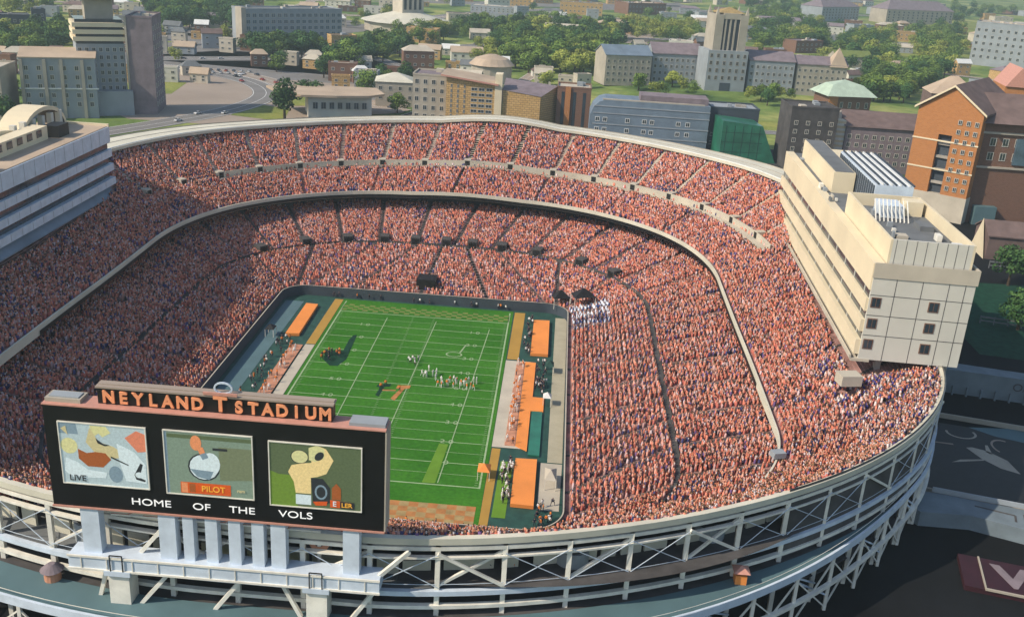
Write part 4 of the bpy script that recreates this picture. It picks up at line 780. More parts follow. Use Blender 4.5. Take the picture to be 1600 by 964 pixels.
TREES=[(0,-116,370,"d",1.06),(0,-118,325,"d",1.47),(1,-135,714,"d",0.76),(1,-124,730,"d",0.88),(1,-122,740,"d",0.86),(1,-141,680,"d",1.02),(1,-133,688,"d",1.2),(1,-124,705,"d",0.93),(1,-118,702,"d",1.04),(1,-110,713,"d",0.76),(1,-146,648,"d",0.97),(1,-145,654,"d",0.9),(1,-133,644,"d",1.12),(1,-129,651,"d",0.9),(1,-124,658,"d",1.18),(1,-119,675,"d",1.1),(1,-111,656,"d",1.06),(1,-106,670,"d",1.17),(1,-144,602,"d",1.15),(1,-142,609,"d",1.12),(1,-134,610,"d",0.76),(1,-131,617,"d",1),(1,-124,616,"d",0.91),(1,-117,627,"d",0.88),(1,-115,641,"d",0.92),(1,-106,639,"d",1.09),(1,-146,574,"d",0.78),(1,-141,589,"d",1.17),(1,-131,583,"d",0.97),(1,-125,590,"d",1.07),(1,-122,597,"d",0.97),(1,-113,598,"d",0.98),(1,-143,545,"d",1.17),(1,-141,554,"d",0.93),(1,-134,565,"d",0.88),(1,-124,568,"d",1.05),(1,-120,574,"d",0.9),(1,-143,533,"d",0.83),(1,-136,519,"d",1.03),(1,-132,534,"d",1.15),(1,-124,538,"d",1.15),(1,-136,492,"d",1.02),(1,-138,509,"d",0.97),(1,-130,505,"d",0.82),(1,-65,999,"m",0.9),(1,-76,922,"m",0.9),(1,-74,943,"d",0.8),(1,-62,936,"m",1.17),(1,-92,898,"d",0.77),(1,-80,896,"d",1.06),(1,-73,876,"d",0.78),(1,-67,907,"d",1.15),(1,-56,927,"d",0.85),(1,-50,902,"m",1.12),(1,-123,809,"d",0.83),(1,-118,832,"m",1),(1,-111,832,"m",0.89),(1,-103,828,"m",1.17),(1,-94,824,"m",1.18),(1,-84,843,"d",0.87),(1,-81,859,"m",1.02),(1,-70,845,"m",0.79),(1,-62,867,"d",1.07),(1,-55,869,"d",1.15),(1,-50,878,"m",0.75),(1,-118,787,"d",0.8),(1,-106,789,"d",1.16),(1,-102,774,"d",1.15),(1,-92,784,"d",1.05),(1,-88,791,"m",1.08),(1,-71,817,"d",0.77),(1,-105,746,"m",1.13),(1,-98,763,"d",0.91),(2,3,1038,"m",1.08),(2,-40,942,"d",1),(2,-34,966,"m",0.94),(2,-23,959,"d",1.11),(2,-10,983,"d",1.17),(2,-1,977,"d",1.23),(2,7,982,"d",1.14),(2,17,1028,"d",1.32),(2,27,1006,"d",1.14),(2,39,1045,"d",1.01),(2,56,1017,"d",0.9),(2,74,1027,"d",0.97),(2,-43,884,"m",1.13),(2,-40,924,"m",1.04),(2,-22,938,"d",1.36),(2,-11,907,"m",1.03),(2,-7,939,"m",1.17),(2,3,931,"m",1.36),(2,9,929,"m",1.2),(2,22,946,"d",1.13),(2,28,966,"m",1.1),(2,40,941,"m",1.14),(2,46,964,"d",1),(2,55,970,"m",1.36),(2,63,988,"d",0.95),(2,76,972,"m",0.97),(2,82,1003,"d",1.31),(2,-39,875,"d",1.32),(2,-26,876,"d",1.06),(2,-18,873,"m",1.09),(2,-10,883,"d",1.04),(2,-6,890,"d",0.86),(2,8,889,"m",0.89),(2,22,917,"d",0.91),(2,29,913,"d",1.35),(2,38,897,"d",0.94),(2,46,911,"d",0.91),(2,52,933,"d",1.24),(2,65,909,"d",1.07),(2,71,917,"m",0.92),(2,83,922,"m",1.29),(2,91,946,"m",1.05),(2,96,931,"d",1.34),(2,-28,809,"m",1.22),(2,-22,808,"d",1.32),(2,-16,824,"d",1.14),(2,-7,828,"d",1.3),(2,-1,837,"m",1.25),(2,5,842,"d",1),(2,17,841,"m",1.37),(2,23,843,"d",1.36),(2,34,845,"d",1.18),(2,41,842,"d",1.25),(2,48,873,"m",1.22),(2,58,869,"d",1.1),(2,65,872,"d",0.89),(2,74,870,"d",1.03),(2,79,886,"d",1),(2,86,906,"d",0.92),(2,-33,765,"d",0.95),(2,-30,779,"d",0.98),(2,-22,774,"d",1),(2,-13,792,"d",1.2),(2,-3,781,"d",0.91),(2,5,796,"m",0.89),(2,12,810,"m",0.99),(2,18,802,"d",1.35),(2,27,797,"d",1.3),(2,35,798,"m",1.24),(2,41,817,"m",0.92),(2,46,828,"d",1.14),(2,59,825,"d",1.05),(2,65,837,"m",0.99),(2,73,842,"m",1.15),(2,83,847,"m",1.28),(2,86,831,"d",1.22),(2,-29,738,"d",1.14),(2,-14,733,"d",1.01),(2,-6,734,"d",0.92),(2,-3,747,"m",1.33),(2,3,751,"m",1.28),(2,14,751,"m",1.04),(2,21,769,"d",1.36),(2,26,753,"d",1.24),(2,37,779,"m",1.1),(2,42,784,"d",1.28),(2,50,779,"m",1.09),(2,56,766,"m",1.26),(2,62,785,"d",1),(2,70,783,"m",1.09),(2,-28,697,"d",0.94),(2,-20,706,"d",1.11),(2,-8,704,"m",1.1),(2,0,713,"d",1.22),(2,6,706,"d",1.27),(2,15,709,"d",1.14),(2,21,712,"d",0.93),(2,26,716,"d",1.28),(2,34,730,"d",1.16),(2,42,744,"d",1.07),(2,49,746,"m",1.34),(2,57,745,"m",0.92),(2,67,757,"m",1.34),(2,73,761,"d",1.21),(2,-18,650,"d",0.92),(2,-12,653,"d",1.15),(2,-6,660,"d",1.19),(2,4,664,"d",0.99),(2,9,682,"m",1.18),(2,17,688,"d",0.99),(2,33,701,"d",1.09),(2,38,690,"m",1.32),(2,54,692,"m",1.19),(2,58,705,"m",1.24),(2,66,718,"m",1.23),(2,-13,641,"d",1.18),(2,-7,623,"d",1.3),(2,-3,640,"d",1.17),(2,4,632,"d",1.27),(2,12,636,"d",1.09),(2,16,648,"m",1.12),(2,22,657,"m",0.87),(2,29,660,"m",1.35),(2,44,657,"d",1.05),(2,50,665,"d",1.21),(2,57,665,"d",0.93),(2,64,677,"d",1.3),(2,-12,607,"m",1.27),(2,-6,609,"m",1.21),(2,2,605,"m",1.29),(2,8,624,"m",1.38),(2,17,626,"d",1.14),(2,26,627,"d",0.93),(2,30,613,"d",0.95),(2,37,619,"d",1.22),(2,43,628,"d",1.11),(2,52,646,"d",1.37),(2,6,582,"m",1.12),(2,13,586,"m",1.2),(2,25,598,"d",0.97),(2,35,604,"m",1.17),(3,-46,709,"y",0.94),(3,-34,691,"y",1.14),(3,-18,700,"y",0.76),(3,-13,687,"y",1.03),(3,-40,622,"y",0.85),(3,-33,646,"y",0.83),(3,-27,622,"y",0.96),(3,31,592,"y",1.23),(3,46,596,"y",1.29),(3,54,617,"y",1.02),(3,37,584,"y",0.83),(3,42,579,"y",1.13),(3,49,584,"y",1.1),(3,56,589,"y",0.9),(4,110,1113,"m",0.8),(4,131,1122,"y",0.79),(4,103,1074,"y",1.03),(4,116,1092,"m",1.17),(4,123,1063,"y",1),(4,132,1068,"y",0.86),(4,147,1089,"m",1.18),(4,163,1102,"m",0.96),(4,170,1095,"y",0.8),(4,177,1106,"y",0.81),(4,192,1145,"m",0.92),(4,107,987,"m",1.11),(4,118,1015,"y",0.83),(4,127,1036,"y",1.19),(4,136,1017,"y",1.17),(4,149,1020,"y",0.98),(4,159,1039,"y",1.11),(4,171,1070,"y",0.82),(4,178,1051,"y",0.77),(4,191,1089,"y",0.99),(4,107,941,"y",0.99),(4,117,945,"m",1.14),(4,128,986,"m",1.01),(4,137,995,"y",1.04),(4,147,985,"y",0.95),(4,161,996,"m",0.8),(4,164,1010,"y",1.01),(4,175,1005,"m",0.89),(4,187,1024,"m",1.03),(4,113,921,"m",1.06),(4,127,930,"m",0.92),(4,135,912,"y",1.15),(4,143,946,"y",0.92),(4,149,927,"m",1.13),(4,161,932,"m",0.76),(4,169,940,"m",1.07),(4,183,966,"m",1.04),(5,556,2099,"d",1.09),(5,570,2116,"d",0.86),(5,426,1846,"d",1.25),(5,462,1908,"m",1.26),(5,476,1927,"m",1.09),(5,503,1993,"d",1.24),(5,512,1955,"d",0.88),(5,551,2010,"m",1.08),(5,364,1736,"d",1.16),(5,373,1726,"d",1.19),(5,391,1712,"d",1.03),(5,409,1770,"d",1.25),(5,435,1771,"d",1.21),(5,446,1755,"d",1.01),(5,449,1734,"m",1.1),(5,496,1842,"d",0.9),(5,513,1852,"m",0.85),(5,343,1597,"d",1.27),(5,352,1560,"m",0.88),(5,368,1586,"m",0.84),(5,390,1617,"m",1),(5,414,1633,"d",0.91),(5,415,1612,"d",1.21),(5,445,1693,"d",1.07),(5,459,1677,"d",1.09),(5,321,1450,"m",0.91),(5,338,1454,"d",1.11),(5,362,1516,"m",0.84),(5,359,1473,"m",1.2),(5,390,1533,"d",1.09),(5,397,1492,"m",1.13),(5,410,1507,"d",1.2),(5,420,1516,"m",1.31),(5,440,1528,"m",1.3),(5,302,1348,"d",0.83),(5,315,1354,"m",0.88),(5,336,1409,"d",0.92),(5,354,1436,"d",0.9),(5,362,1396,"d",1.1),(5,372,1409,"m",0.85),(5,385,1408,"d",1.23),(5,413,1468,"m",0.87),(5,295,1294,"m",0.91),(5,312,1297,"m",1.26),(5,326,1325,"m",1.07),(5,339,1308,"m",1.27),(5,345,1297,"m",1.16),(5,370,1372,"d",0.98),(5,377,1358,"m",1.05),(5,400,1378,"d",0.86),(5,406,1346,"m",1),(5,278,1186,"d",0.92),(5,300,1204,"d",0.93),(5,309,1214,"d",0.98),(5,330,1261,"d",1.07),(5,334,1228,"d",1.01),(5,355,1275,"d",1.27),(5,364,1279,"m",1.21),(5,385,1308,"m",0.89),(5,395,1303,"m",0.98),(5,267,1129,"m",1.07),(5,280,1165,"m",1.17),(5,285,1138,"d",1.1),(5,302,1151,"m",0.97),(5,317,1194,"d",1.18),(5,324,1187,"d",1.3),(5,346,1208,"d",0.88),(5,355,1202,"d",1.12),(5,361,1191,"d",1.15),(5,380,1205,"d",0.86),(5,265,1072,"m",1.01),(5,285,1108,"d",1.31),(5,287,1087,"d",0.86),(5,306,1107,"m",0.97),(5,313,1113,"m",1.06),(5,327,1115,"m",0.84),(5,342,1151,"d",1.14),(5,348,1136,"d",1.24),(5,358,1124,"d",1.19),(5,254,1028,"d",0.91),(5,259,1008,"d",1.12),(5,274,1027,"m",0.97),(5,300,1067,"d",1.14),(5,300,1035,"m",1.14),(5,312,1045,"m",1.17),(5,328,1079,"m",1.11),(5,342,1080,"m",0.89),(5,354,1090,"m",0.94),(5,250,973,"d",1.26),(5,259,985,"d",0.93),(5,267,998,"d",0.85),(5,283,1002,"m",1.27),(5,289,1004,"m",1.01),(5,298,993,"m",1.17),(5,312,1027,"m",0.88),(5,317,1008,"m",1.25),(5,328,1005,"m",1.3),(5,347,1049,"m",0.92),(5,243,935,"d",1.12),(5,249,920,"m",1.24),(5,262,945,"d",1.18),(5,268,922,"d",1.15),(5,282,941,"m",0.93),(5,290,953,"d",0.86),(5,307,970,"d",0.99),(5,312,951,"d",1.25),(5,322,957,"d",0.88),(5,329,969,"m",0.87),(6,417,1151,"m",1.07),(6,394,1077,"m",1),(6,419,1127,"d",0.89),(6,407,1075,"m",1.28),(6,434,1115,"m",1.28),(6,364,1017,"d",1.05),(6,373,1015,"m",1.08),(6,377,1002,"d",0.89),(6,402,1045,"d",0.98),(6,422,1070,"d",1.08),(6,429,1074,"m",1.31),(6,338,943,"d",1.06),(6,348,949,"d",1.04),(6,361,968,"m",1.13),(6,367,957,"m",1.23),(6,378,963,"d",1.25),(6,403,1000,"d",1.02),(6,414,1009,"m",1.04),(6,319,875,"m",1.25),(6,331,887,"m",0.86),(6,348,910,"m",0.89),(6,357,916,"d",1.17),(6,360,905,"m",1.31),(6,375,926,"d",0.84),(6,388,938,"m",1.09),(6,317,844,"m",0.84),(6,328,854,"d",1.28),(6,342,876,"d",0.92),(6,346,853,"d",1.21),(6,366,875,"m",1.03),(6,379,881,"m",1.18),(6,341,822,"d",1.15),(6,353,846,"m",0.86),(6,365,842,"d",1.09),(6,303,758,"d",0.91),(6,319,765,"d",0.93),(6,333,785,"d",0.97),(6,344,782,"m",1.24),(6,311,731,"d",1.11),(6,327,759,"m",1.14),(6,327,735,"d",0.86),(6,306,701,"d",1.29),(6,314,713,"d",1.12),(6,294,664,"d",0.88),(7,390,817,"m",0.96),(7,411,841,"m",1.16),(7,414,825,"d",1.12),(7,421,828,"m",1.05),(7,350,776,"m",1.02),(7,362,764,"m",1.23),(7,369,774,"m",0.93),(7,381,792,"m",1.13),(7,386,778,"m",0.91),(7,397,784,"d",0.83),(7,408,798,"m",1.22),(7,313,719,"m",1.17),(7,326,716,"d",1.04),(7,328,708,"m",0.96),(7,344,725,"d",1.07),(7,363,744,"d",0.96),(7,372,748,"m",1.17),(7,375,735,"m",0.87),(7,386,746,"d",1.24),(7,305,673,"d",1.16),(7,314,680,"m",0.96),(7,319,671,"m",1.19),(7,333,697,"m",1.27),(7,334,686,"d",1.1),(7,344,693,"m",0.88),(7,350,690,"m",0.99),(7,359,689,"d",0.85),(7,293,645,"m",1.1),(7,307,645,"d",1.2),(7,313,638,"m",1.26),(7,325,656,"m",1.07),(7,337,657,"d",0.94),(7,346,668,"m",0.86),(7,271,592,"m",0.96),(7,280,603,"d",0.95),(7,291,602,"m",0.95),(7,297,605,"m",0.99),(7,306,623,"m",0.93),(7,309,606,"d",1.25),(7,322,624,"m",1.23),(7,333,632,"m",1.31),(7,269,577,"m",0.92),(7,274,564,"m",0.86),(7,289,588,"m",1.15),(7,293,573,"m",1.06),(7,301,585,"d",1.03),(7,306,590,"m",0.96),(7,260,546,"d",0.97),(7,267,550,"m",1.3),(7,275,552,"m",0.97),(7,282,559,"d",0.95),(7,291,556,"d",0.94),(8,602,1401,"d",1.21),(8,530,1275,"d",1.23),(8,546,1278,"d",0.9),(8,577,1330,"d",1.32),(8,589,1347,"m",1.09),(8,593,1310,"d",1.3),(8,623,1379,"m",0.97),(8,497,1205,"d",1.22),(8,513,1210,"m",0.83),(8,520,1218,"m",1.06),(8,544,1255,"m",1.2),(8,569,1274,"m",1.19),(8,579,1280,"d",0.86),(8,582,1267,"d",1.02),(8,480,1121,"m",1.15),(8,489,1133,"m",0.83),(8,514,1162,"m",1.07),(8,526,1172,"m",0.87),(8,528,1153,"m",1.27),(8,540,1154,"m",0.95),(8,449,1046,"m",1.09),(8,458,1048,"d",1.19),(8,482,1090,"m",0.96),(8,487,1080,"m",1.3),(8,503,1080,"m",1.15),(8,512,1079,"m",1.16),(8,441,985,"d",1.29),(8,453,1015,"d",0.98),(8,456,990,"m",1.13),(8,486,1042,"m",0.94),(8,493,1031,"m",1.01),(8,507,1050,"d",1.13),(8,427,956,"m",0.94),(8,434,964,"d",1.06),(8,435,943,"d",1.26),(8,454,962,"m",1.25),(8,463,969,"m",1.24),(8,476,969,"m",0.98),(8,433,912,"m",1.16),(8,449,928,"d",0.86),(8,448,905,"m",1.15),(9,893,2170,"d",1.23),(9,841,2010,"d",1.13),(9,851,2001,"d",0.89),(9,919,2129,"d",1.25),(9,916,2060,"d",1.17),(9,929,2056,"d",1.27),(9,990,2170,"d",0.85),(9,789,1885,"d",1.11),(9,786,1823,"d",1.26),(9,835,1899,"d",1.04),(9,877,1969,"d",0.86),(9,879,1924,"d",1.03),(9,915,1966,"d",1.25),(9,978,2068,"d",1.3),(9,734,1713,"d",1.19),(9,733,1690,"d",0.99),(9,779,1767,"d",1.19),(9,801,1778,"d",1.11),(9,685,1582,"d",1.15),(9,708,1612,"d",1.12),(9,434,1197,"d",0.68),(9,455,1217,"d",0.67),(9,490,1247,"d",0.65),(9,401,1148,"d",0.8),(9,407,1152,"d",0.85),(9,413,1128,"d",0.95),(9,425,1148,"d",0.61),(9,438,1161,"d",0.61),(9,450,1172,"d",0.63),(9,444,1140,"d",0.79),(9,463,1178,"d",0.62),(9,379,1051,"d",0.62),(9,395,1094,"d",0.76),(9,401,1082,"d",0.9),(9,419,1092,"d",0.85),(10,-364,979,"d",0.91),(10,-352,987,"d",1.23),(10,-416,875,"d",1.29),(10,-411,880,"d",1.32),(10,-411,901,"d",0.98),(10,-404,900,"d",1.18),(10,-396,900,"d",0.89),(10,-392,920,"d",0.88),(10,-382,903,"d",1.16),(10,-373,915,"d",1.24),(10,-376,943,"d",1.14),(10,-363,918,"d",0.95),(10,-361,934,"d",1.03),(10,-356,960,"d",1.22),(10,-350,957,"d",1.18),(10,-339,941,"d",0.85),(10,-395,837,"d",1.02),(10,-395,858,"d",0.99),(10,-386,844,"d",0.97),(10,-381,865,"d",1.1),(10,-376,887,"d",1.21),(10,-369,887,"d",1.29),(10,-358,879,"d",1.07),(10,-357,894,"d",1.27),(10,-344,889,"d",0.93),(10,-343,909,"d",1.18),(10,-332,891,"d",1.17),(10,-331,924,"d",1.09),(10,-378,810,"d",0.89),(10,-382,832,"d",1.09),(10,-369,825,"d",1.28),(10,-366,835,"d",1.2),(10,-362,841,"d",1.27),(10,-355,839,"d",1.22),(10,-351,847,"d",1.3),(10,-338,841,"d",1.3),(10,-330,868,"d",0.92),(10,-320,849,"d",0.93),(10,-313,854,"d",1.21),(10,-373,791,"d",0.86),(10,-355,780,"d",0.87),(10,-351,790,"d",1.16),(10,-347,797,"d",1.13),(10,-338,796,"d",1.23),(10,-336,803,"d",0.9),(10,-330,823,"d",1.02),(10,-316,810,"d",1.16),(10,-313,835,"d",1.04),(10,-303,837,"d",0.89),(10,-355,746,"d",1),(10,-345,749,"d",1),(10,-338,756,"d",1.29),(10,-333,766,"d",0.94),(10,-329,772,"d",1.16),(10,-319,785,"d",0.83),(10,-311,779,"d",0.84),(10,-302,779,"d",1.26),(10,-305,803,"d",1.26),(10,-295,787,"d",1.21),(10,-288,790,"d",0.94),(10,-340,723,"d",0.99),(10,-336,736,"d",1.3),(10,-326,745,"d",1.07),(10,-320,747,"d",1),(10,-313,750,"d",1.18),(10,-301,750,"d",0.97),(10,-290,765,"d",1.19),(10,-284,770,"d",1.1),(11,-422,591,"m",1.04),(11,-411,610,"d",0.83),(11,-409,617,"d",1.11),(11,-399,615,"d",0.8),(11,-393,613,"d",0.9),(11,-399,637,"d",1.14),(11,-384,629,"d",0.81),(11,-377,623,"d",1.15),(11,-414,572,"m",0.75),(11,-404,568,"d",0.91),(11,-396,570,"m",0.81),(11,-395,578,"d",0.78),(11,-387,579,"d",1.18),(11,-388,589,"d",0.82),(11,-385,602,"m",0.99),(11,-375,592,"d",1.12),(11,-369,590,"m",0.81),(11,-371,607,"d",0.82),(11,-394,538,"d",1.15),(11,-392,549,"m",1.14),(11,-387,564,"d",1.18),(11,-377,556,"d",0.99),(11,-376,567,"d",0.96),(11,-368,569,"d",1.09),(11,-366,579,"d",0.84),(11,-355,570,"d",1.03),(11,-379,516,"d",1.07),(11,-375,533,"d",1.07),(11,-367,523,"m",0.99),(11,-364,532,"m",0.89),(11,-356,538,"d",1.05),(11,-355,548,"d",0.79),(11,-350,553,"d",0.88),(11,-377,504,"d",1.04),(11,-369,501,"m",1.08),(11,-356,500,"m",0.98),(11,-352,505,"m",0.97),(11,-351,522,"d",0.78),(11,-352,476,"d",0.98),(11,-345,483,"m",1.07),(11,-270,316,"m",1.13),(11,-242,261,"d",0.98),(12,115,538,"y",0.83),(12,99,502,"y",0.68),(12,105,507,"m",0.66),(12,121,520,"m",0.75),(12,127,511,"m",0.69),(12,167,505,"y",0.71),(12,176,510,"m",0.79),(12,186,518,"d",0.81),(12,192,520,"y",0.58),(12,199,520,"m",0.56),(12,178,495,"d",0.78),(13,-83,455,"m",0.94),(13,-76,486,"d",1.04),(13,-70,439,"m",0.74),(13,-63,372,"m",0.8),(14,-218,612,"d",0.79),(14,-217,624,"d",1.02),(14,-209,623,"d",1.13),(14,-208,637,"d",1.06),(14,-201,622,"d",1.04),(14,-195,626,"d",0.9),(14,-191,642,"d",1.09),(14,-179,636,"d",1.08),(14,-218,602,"d",1.16),(14,-211,607,"d",1.08),(14,-204,610,"d",0.84),(14,-190,612,"d",0.78),(14,-182,619,"d",1.19),(14,-175,618,"d",1.09),(14,-171,627,"d",0.93),(14,-214,581,"d",1.01),(14,-205,581,"d",1.13),(14,-198,573,"d",0.78),(14,-193,583,"d",0.93),(14,-186,584,"d",1.06),(14,-176,585,"d",1.2),(14,-171,594,"d",0.99),(14,-170,600,"d",0.89),(14,-161,598,"d",0.87),(15,-536,948,"m",0.79),(15,-546,859,"d",1.16),(15,-545,876,"d",0.92),(15,-541,890,"d",1.04),(15,-519,865,"d",1.17),(15,-524,900,"d",1.15),(15,-544,813,"d",0.77),(15,-535,808,"d",1.13),(15,-529,811,"d",0.78),(15,-518,819,"d",0.84),(15,-500,806,"m",1.05),(15,-493,802,"m",0.96),(15,-499,740,"m",1.11),(15,-508,772,"m",1.1),(15,-491,760,"m",0.83),(16,83,662,"m",0.95),(16,74,636,"m",0.71),(16,90,621,"y",0.94),(16,94,615,"m",0.9),(16,73,576,"y",1.05),(16,79,591,"y",0.9),(16,88,579,"y",0.94),(16,98,604,"m",1.05),(16,89,520,"m",0.86),(17,195,118,"d",0.93),(17,180,73,"d",0.85),(19,-366,803,"m",1),(19,-314,838,"y",1.04),(19,-227,596,"d",0.75),(19,259,567,"y",0.93),(19,-137,804,"m",1),(19,57,919,"y",0.75),(19,147,1067,"m",1.09),(19,496,1098,"y",0.98),(19,212,1654,"m",0.73),(19,168,1063,"y",0.98),(19,346,872,"y",0.93),(19,141,1514,"y",1.04),(19,597,1293,"y",0.8),(19,90,736,"y",0.87),(19,281,1174,"y",0.88),(19,296,842,"y",0.85),(19,-189,857,"m",0.74),(19,-353,1001,"m",0.81),(19,-289,787,"d",1.02),(19,462,982,"m",0.79),(19,300,1494,"m",0.73),(19,527,1279,"m",0.9),(19,-75,970,"m",0.92),(19,151,1329,"m",0.72),(19,204,1266,"d",0.88),(19,248,1073,"m",0.81),(19,-395,822,"d",0.99),(19,-185,1038,"d",0.83),(19,276,724,"y",1.09),(19,383,1544,"d",1.09),(19,183,1357,"m",0.79),(19,-378,1052,"d",0.71),(19,576,1343,"y",0.86),(19,-12,695,"m",0.93),(19,-251,515,"m",0.71),(19,633,1389,"d",1.03),(19,-181,986,"y",0.91),(19,265,756,"d",0.83),(19,555,1361,"m",0.7),(19,-128,694,"m",0.82),(19,-337,688,"m",0.94),(19,-363,1003,"d",0.99),(19,205,669,"m",1.06),(19,-92,752,"m",0.85),(19,165,1569,"d",0.7),(19,314,1303,"d",0.98),(19,-178,531,"d",0.75),(19,529,1147,"m",1.02),(19,-93,484,"d",0.88),(19,584,1077,"m",1.03),(19,184,805,"y",0.92),(19,-283,912,"m",1.04),(19,-7,1024,"m",0.96),(19,-461,974,"y",1.02),(19,293,1285,"d",0.83),(19,-174,506,"m",0.83),(19,-344,1018,"d",1),(19,505,1030,"y",1.08),(19,41,627,"m",0.72),(19,-15,703,"m",0.7),(19,-407,1035,"d",0.76),(19,384,610,"m",0.8),(19,566,1284,"d",1.07),(19,53,1414,"y",1.08),(19,404,859,"y",0.98),(19,628,1263,"m",0.78),(19,23,502,"y",0.93),(19,608,1120,"y",0.86),(19,-142,1251,"m",1.05),(19,-261,657,"y",0.96),(19,-1,697,"d",0.77),(19,-316,649,"m",0.75),(19,-93,436,"m",1.04),(19,-393,877,"m",1.05),(19,-201,945,"y",0.74),(19,498,1286,"m",0.99),(19,13,667,"y",1.06),(19,554,1239,"d",0.91),(19,237,1020,"m",0.95),(19,76,705,"m",0.94),(19,474,1229,"y",1.06),(19,404,1223,"d",1.1),(19,14,601,"y",1.01),(19,145,1251,"m",1.01),(19,366,1255,"m",0.78),(19,8,612,"m",0.77),(19,264,732,"m",0.99),(19,287,729,"d",0.94),(19,-232,752,"m",0.85),(19,337,691,"m",1.09),(19,311,1681,"m",0.75),(19,77,1046,"m",0.86),(19,-192,936,"d",0.74),(19,127,1409,"m",0.92),(19,-104,763,"y",0.72),(19,-350,784,"m",1.05),(19,246,1258,"m",1.03),(19,-87,913,"m",0.72),(19,227,829,"y",0.96),(19,-341,835,"m",0.95),(19,-407,862,"d",1.01),(19,376,620,"d",1.01),(19,114,596,"m",0.85),(19,36,1423,"y",0.92),(19,-244,801,"m",0.83),(19,-317,883,"y",0.88),(19,45,681,"m",1.09),(19,409,830,"m",1.03),(19,-17,1247,"d",0.82),(19,233,648,"m",0.73),(19,368,1063,"m",0.76),(19,53,932,"m",0.94),(19,185,697,"d",0.9),(19,-210,632,"m",0.79)]
TOWN=[(-561,977,27),(-510,985,25),(-472,1037,16),(-439,1041,22),(-421,1104,20),(-386,1148,33),(-355,1161,15),(-304,1155,27),(-290,1206,19),(-257,1299,16),(-209,1300,25),(-150,1343,29),(-123,1375,18),(-58,1442,23),(-8,1443,34),(28,1583,20),(68,1564,38),(120,1665,35),(204,1744,36),(265,1747,32),(341,1882,24),(435,2041,24),(618,2209,41),(658,2118,38),(-503,895,26),(-461,899,25),(-436,923,14),(-383,1010,21),(-352,1038,24),(-266,1117,32),(-237,1132,20),(-188,1171,28),(-168,1214,16),(-125,1269,20),(-67,1285,34),(-39,1327,31),(52,1478,29),(109,1540,26),(180,1613,34),(314,1715,25),(392,1809,48),(624,2017,41),(667,2027,25),(753,2050,33),(875,2199,28),(-475,830,26),(-463,862,20),(-431,863,15),(-285,1040,22),(-239,1055,23),(-207,1050,23),(-187,1131,15),(-139,1161,31),(24,1238,15),(116,1315,22),(162,1404,22),(221,1424,31),(274,1450,22),(499,1710,48),(583,1747,23),(672,1868,42),(751,1917,54),(1009,2089,49),(-475,772,16),(-452,785,18),(-424,798,12),(-408,833,15),(-282,929,15),(-241,937,29),(-27,1168,18),(9,1199,29),(66,1199,16),(122,1231,16),(178,1297,24),(235,1307,27),(658,1681,21),(731,1773,51),(818,1773,23),(1004,2029,38),(-384,760,21),(-259,828,12),(-237,859,27),(-209,876,12),(-93,998,28),(-53,1035,24),(-14,1080,22),(23,1080,17),(51,1069,15),(91,1101,23),(121,1190,18),(210,1196,22),(239,1227,30),(820,1715,35),(867,1689,29),(-464,658,14),(-426,648,13),(-409,656,13),(-387,671,20),(-369,701,16),(-242,780,15),(-220,825,15),(-205,856,12),(-53,958,16),(93,1028,29),(213,1168,17),(251,1149,21),(446,1313,24),(507,1338,36),(551,1406,20),(800,1587,22),(-437,592,12),(-365,674,13),(-331,657,13),(-325,702,16),(-297,699,12),(-197,796,13),(253,1107,16),(389,1186,21),(447,1253,33),(618,1354,32),(694,1425,24),(769,1485,31),(-362,623,16),(-341,635,12),(-290,672,13),(-54,826,20),(188,951,20),(237,1000,15),(370,1093,19),(475,1161,31),(603,1229,26),(671,1258,27),(-330,583,18),(-294,590,12),(-290,625,12),(-257,613,16),(110,836,12),(135,868,17),(201,917,19),(559,1116,28),(643,1220,31),(-330,551,13),(-304,559,12),(-285,566,15),(-265,570,16),(-240,597,12),(-227,616,15),(-67,677,15),(108,793,16),(140,826,24),(171,828,12),(198,865,17),(278,913,19),(419,993,26),(541,1076,17),(-360,470,12),(-81,643,19),(-50,665,18),(104,755,12),(133,763,15),(151,777,14),(179,782,17),(208,790,21),(242,817,21),(291,877,23),(566,1014,18),(-340,460,18),(-318,471,15),(-192,527,12),(-175,547,12),(-162,571,14),(-84,605,12),(-65,606,17),(-46,638,18),(77,674,16),(99,714,14),(126,704,21),(155,721,17),(201,757,21),(262,787,18),(-330,421,17),(-311,438,12),(-281,466,18),(-155,537,14),(-116,538,12),(-50,583,19),(-18,586,17),(125,675,19),(198,721,21),(225,731,14),(246,751,13),(276,745,14),(389,831,17),(-294,425,15),(-271,435,18),(-240,445,12),(-219,462,13),(-38,554,14),(16,566,12),(124,646,17),(182,665,16),(216,696,14),(270,695,18),(300,708,14),(419,790,15),(-247,420,17),(-223,429,12),(-205,436,12),(-133,468,12),(-106,481,12),(-87,502,14),(19,549,14),(139,618,13),(161,634,21),(205,629,21),(233,661,12),(250,675,21),(280,669,22),(-113,446,12),(-99,462,16),(19,523,12),(36,538,12),(229,632,13),(276,640,13),(22,486,12),(50,515,12),(239,596,12),(262,604,12),(430,666,14)]
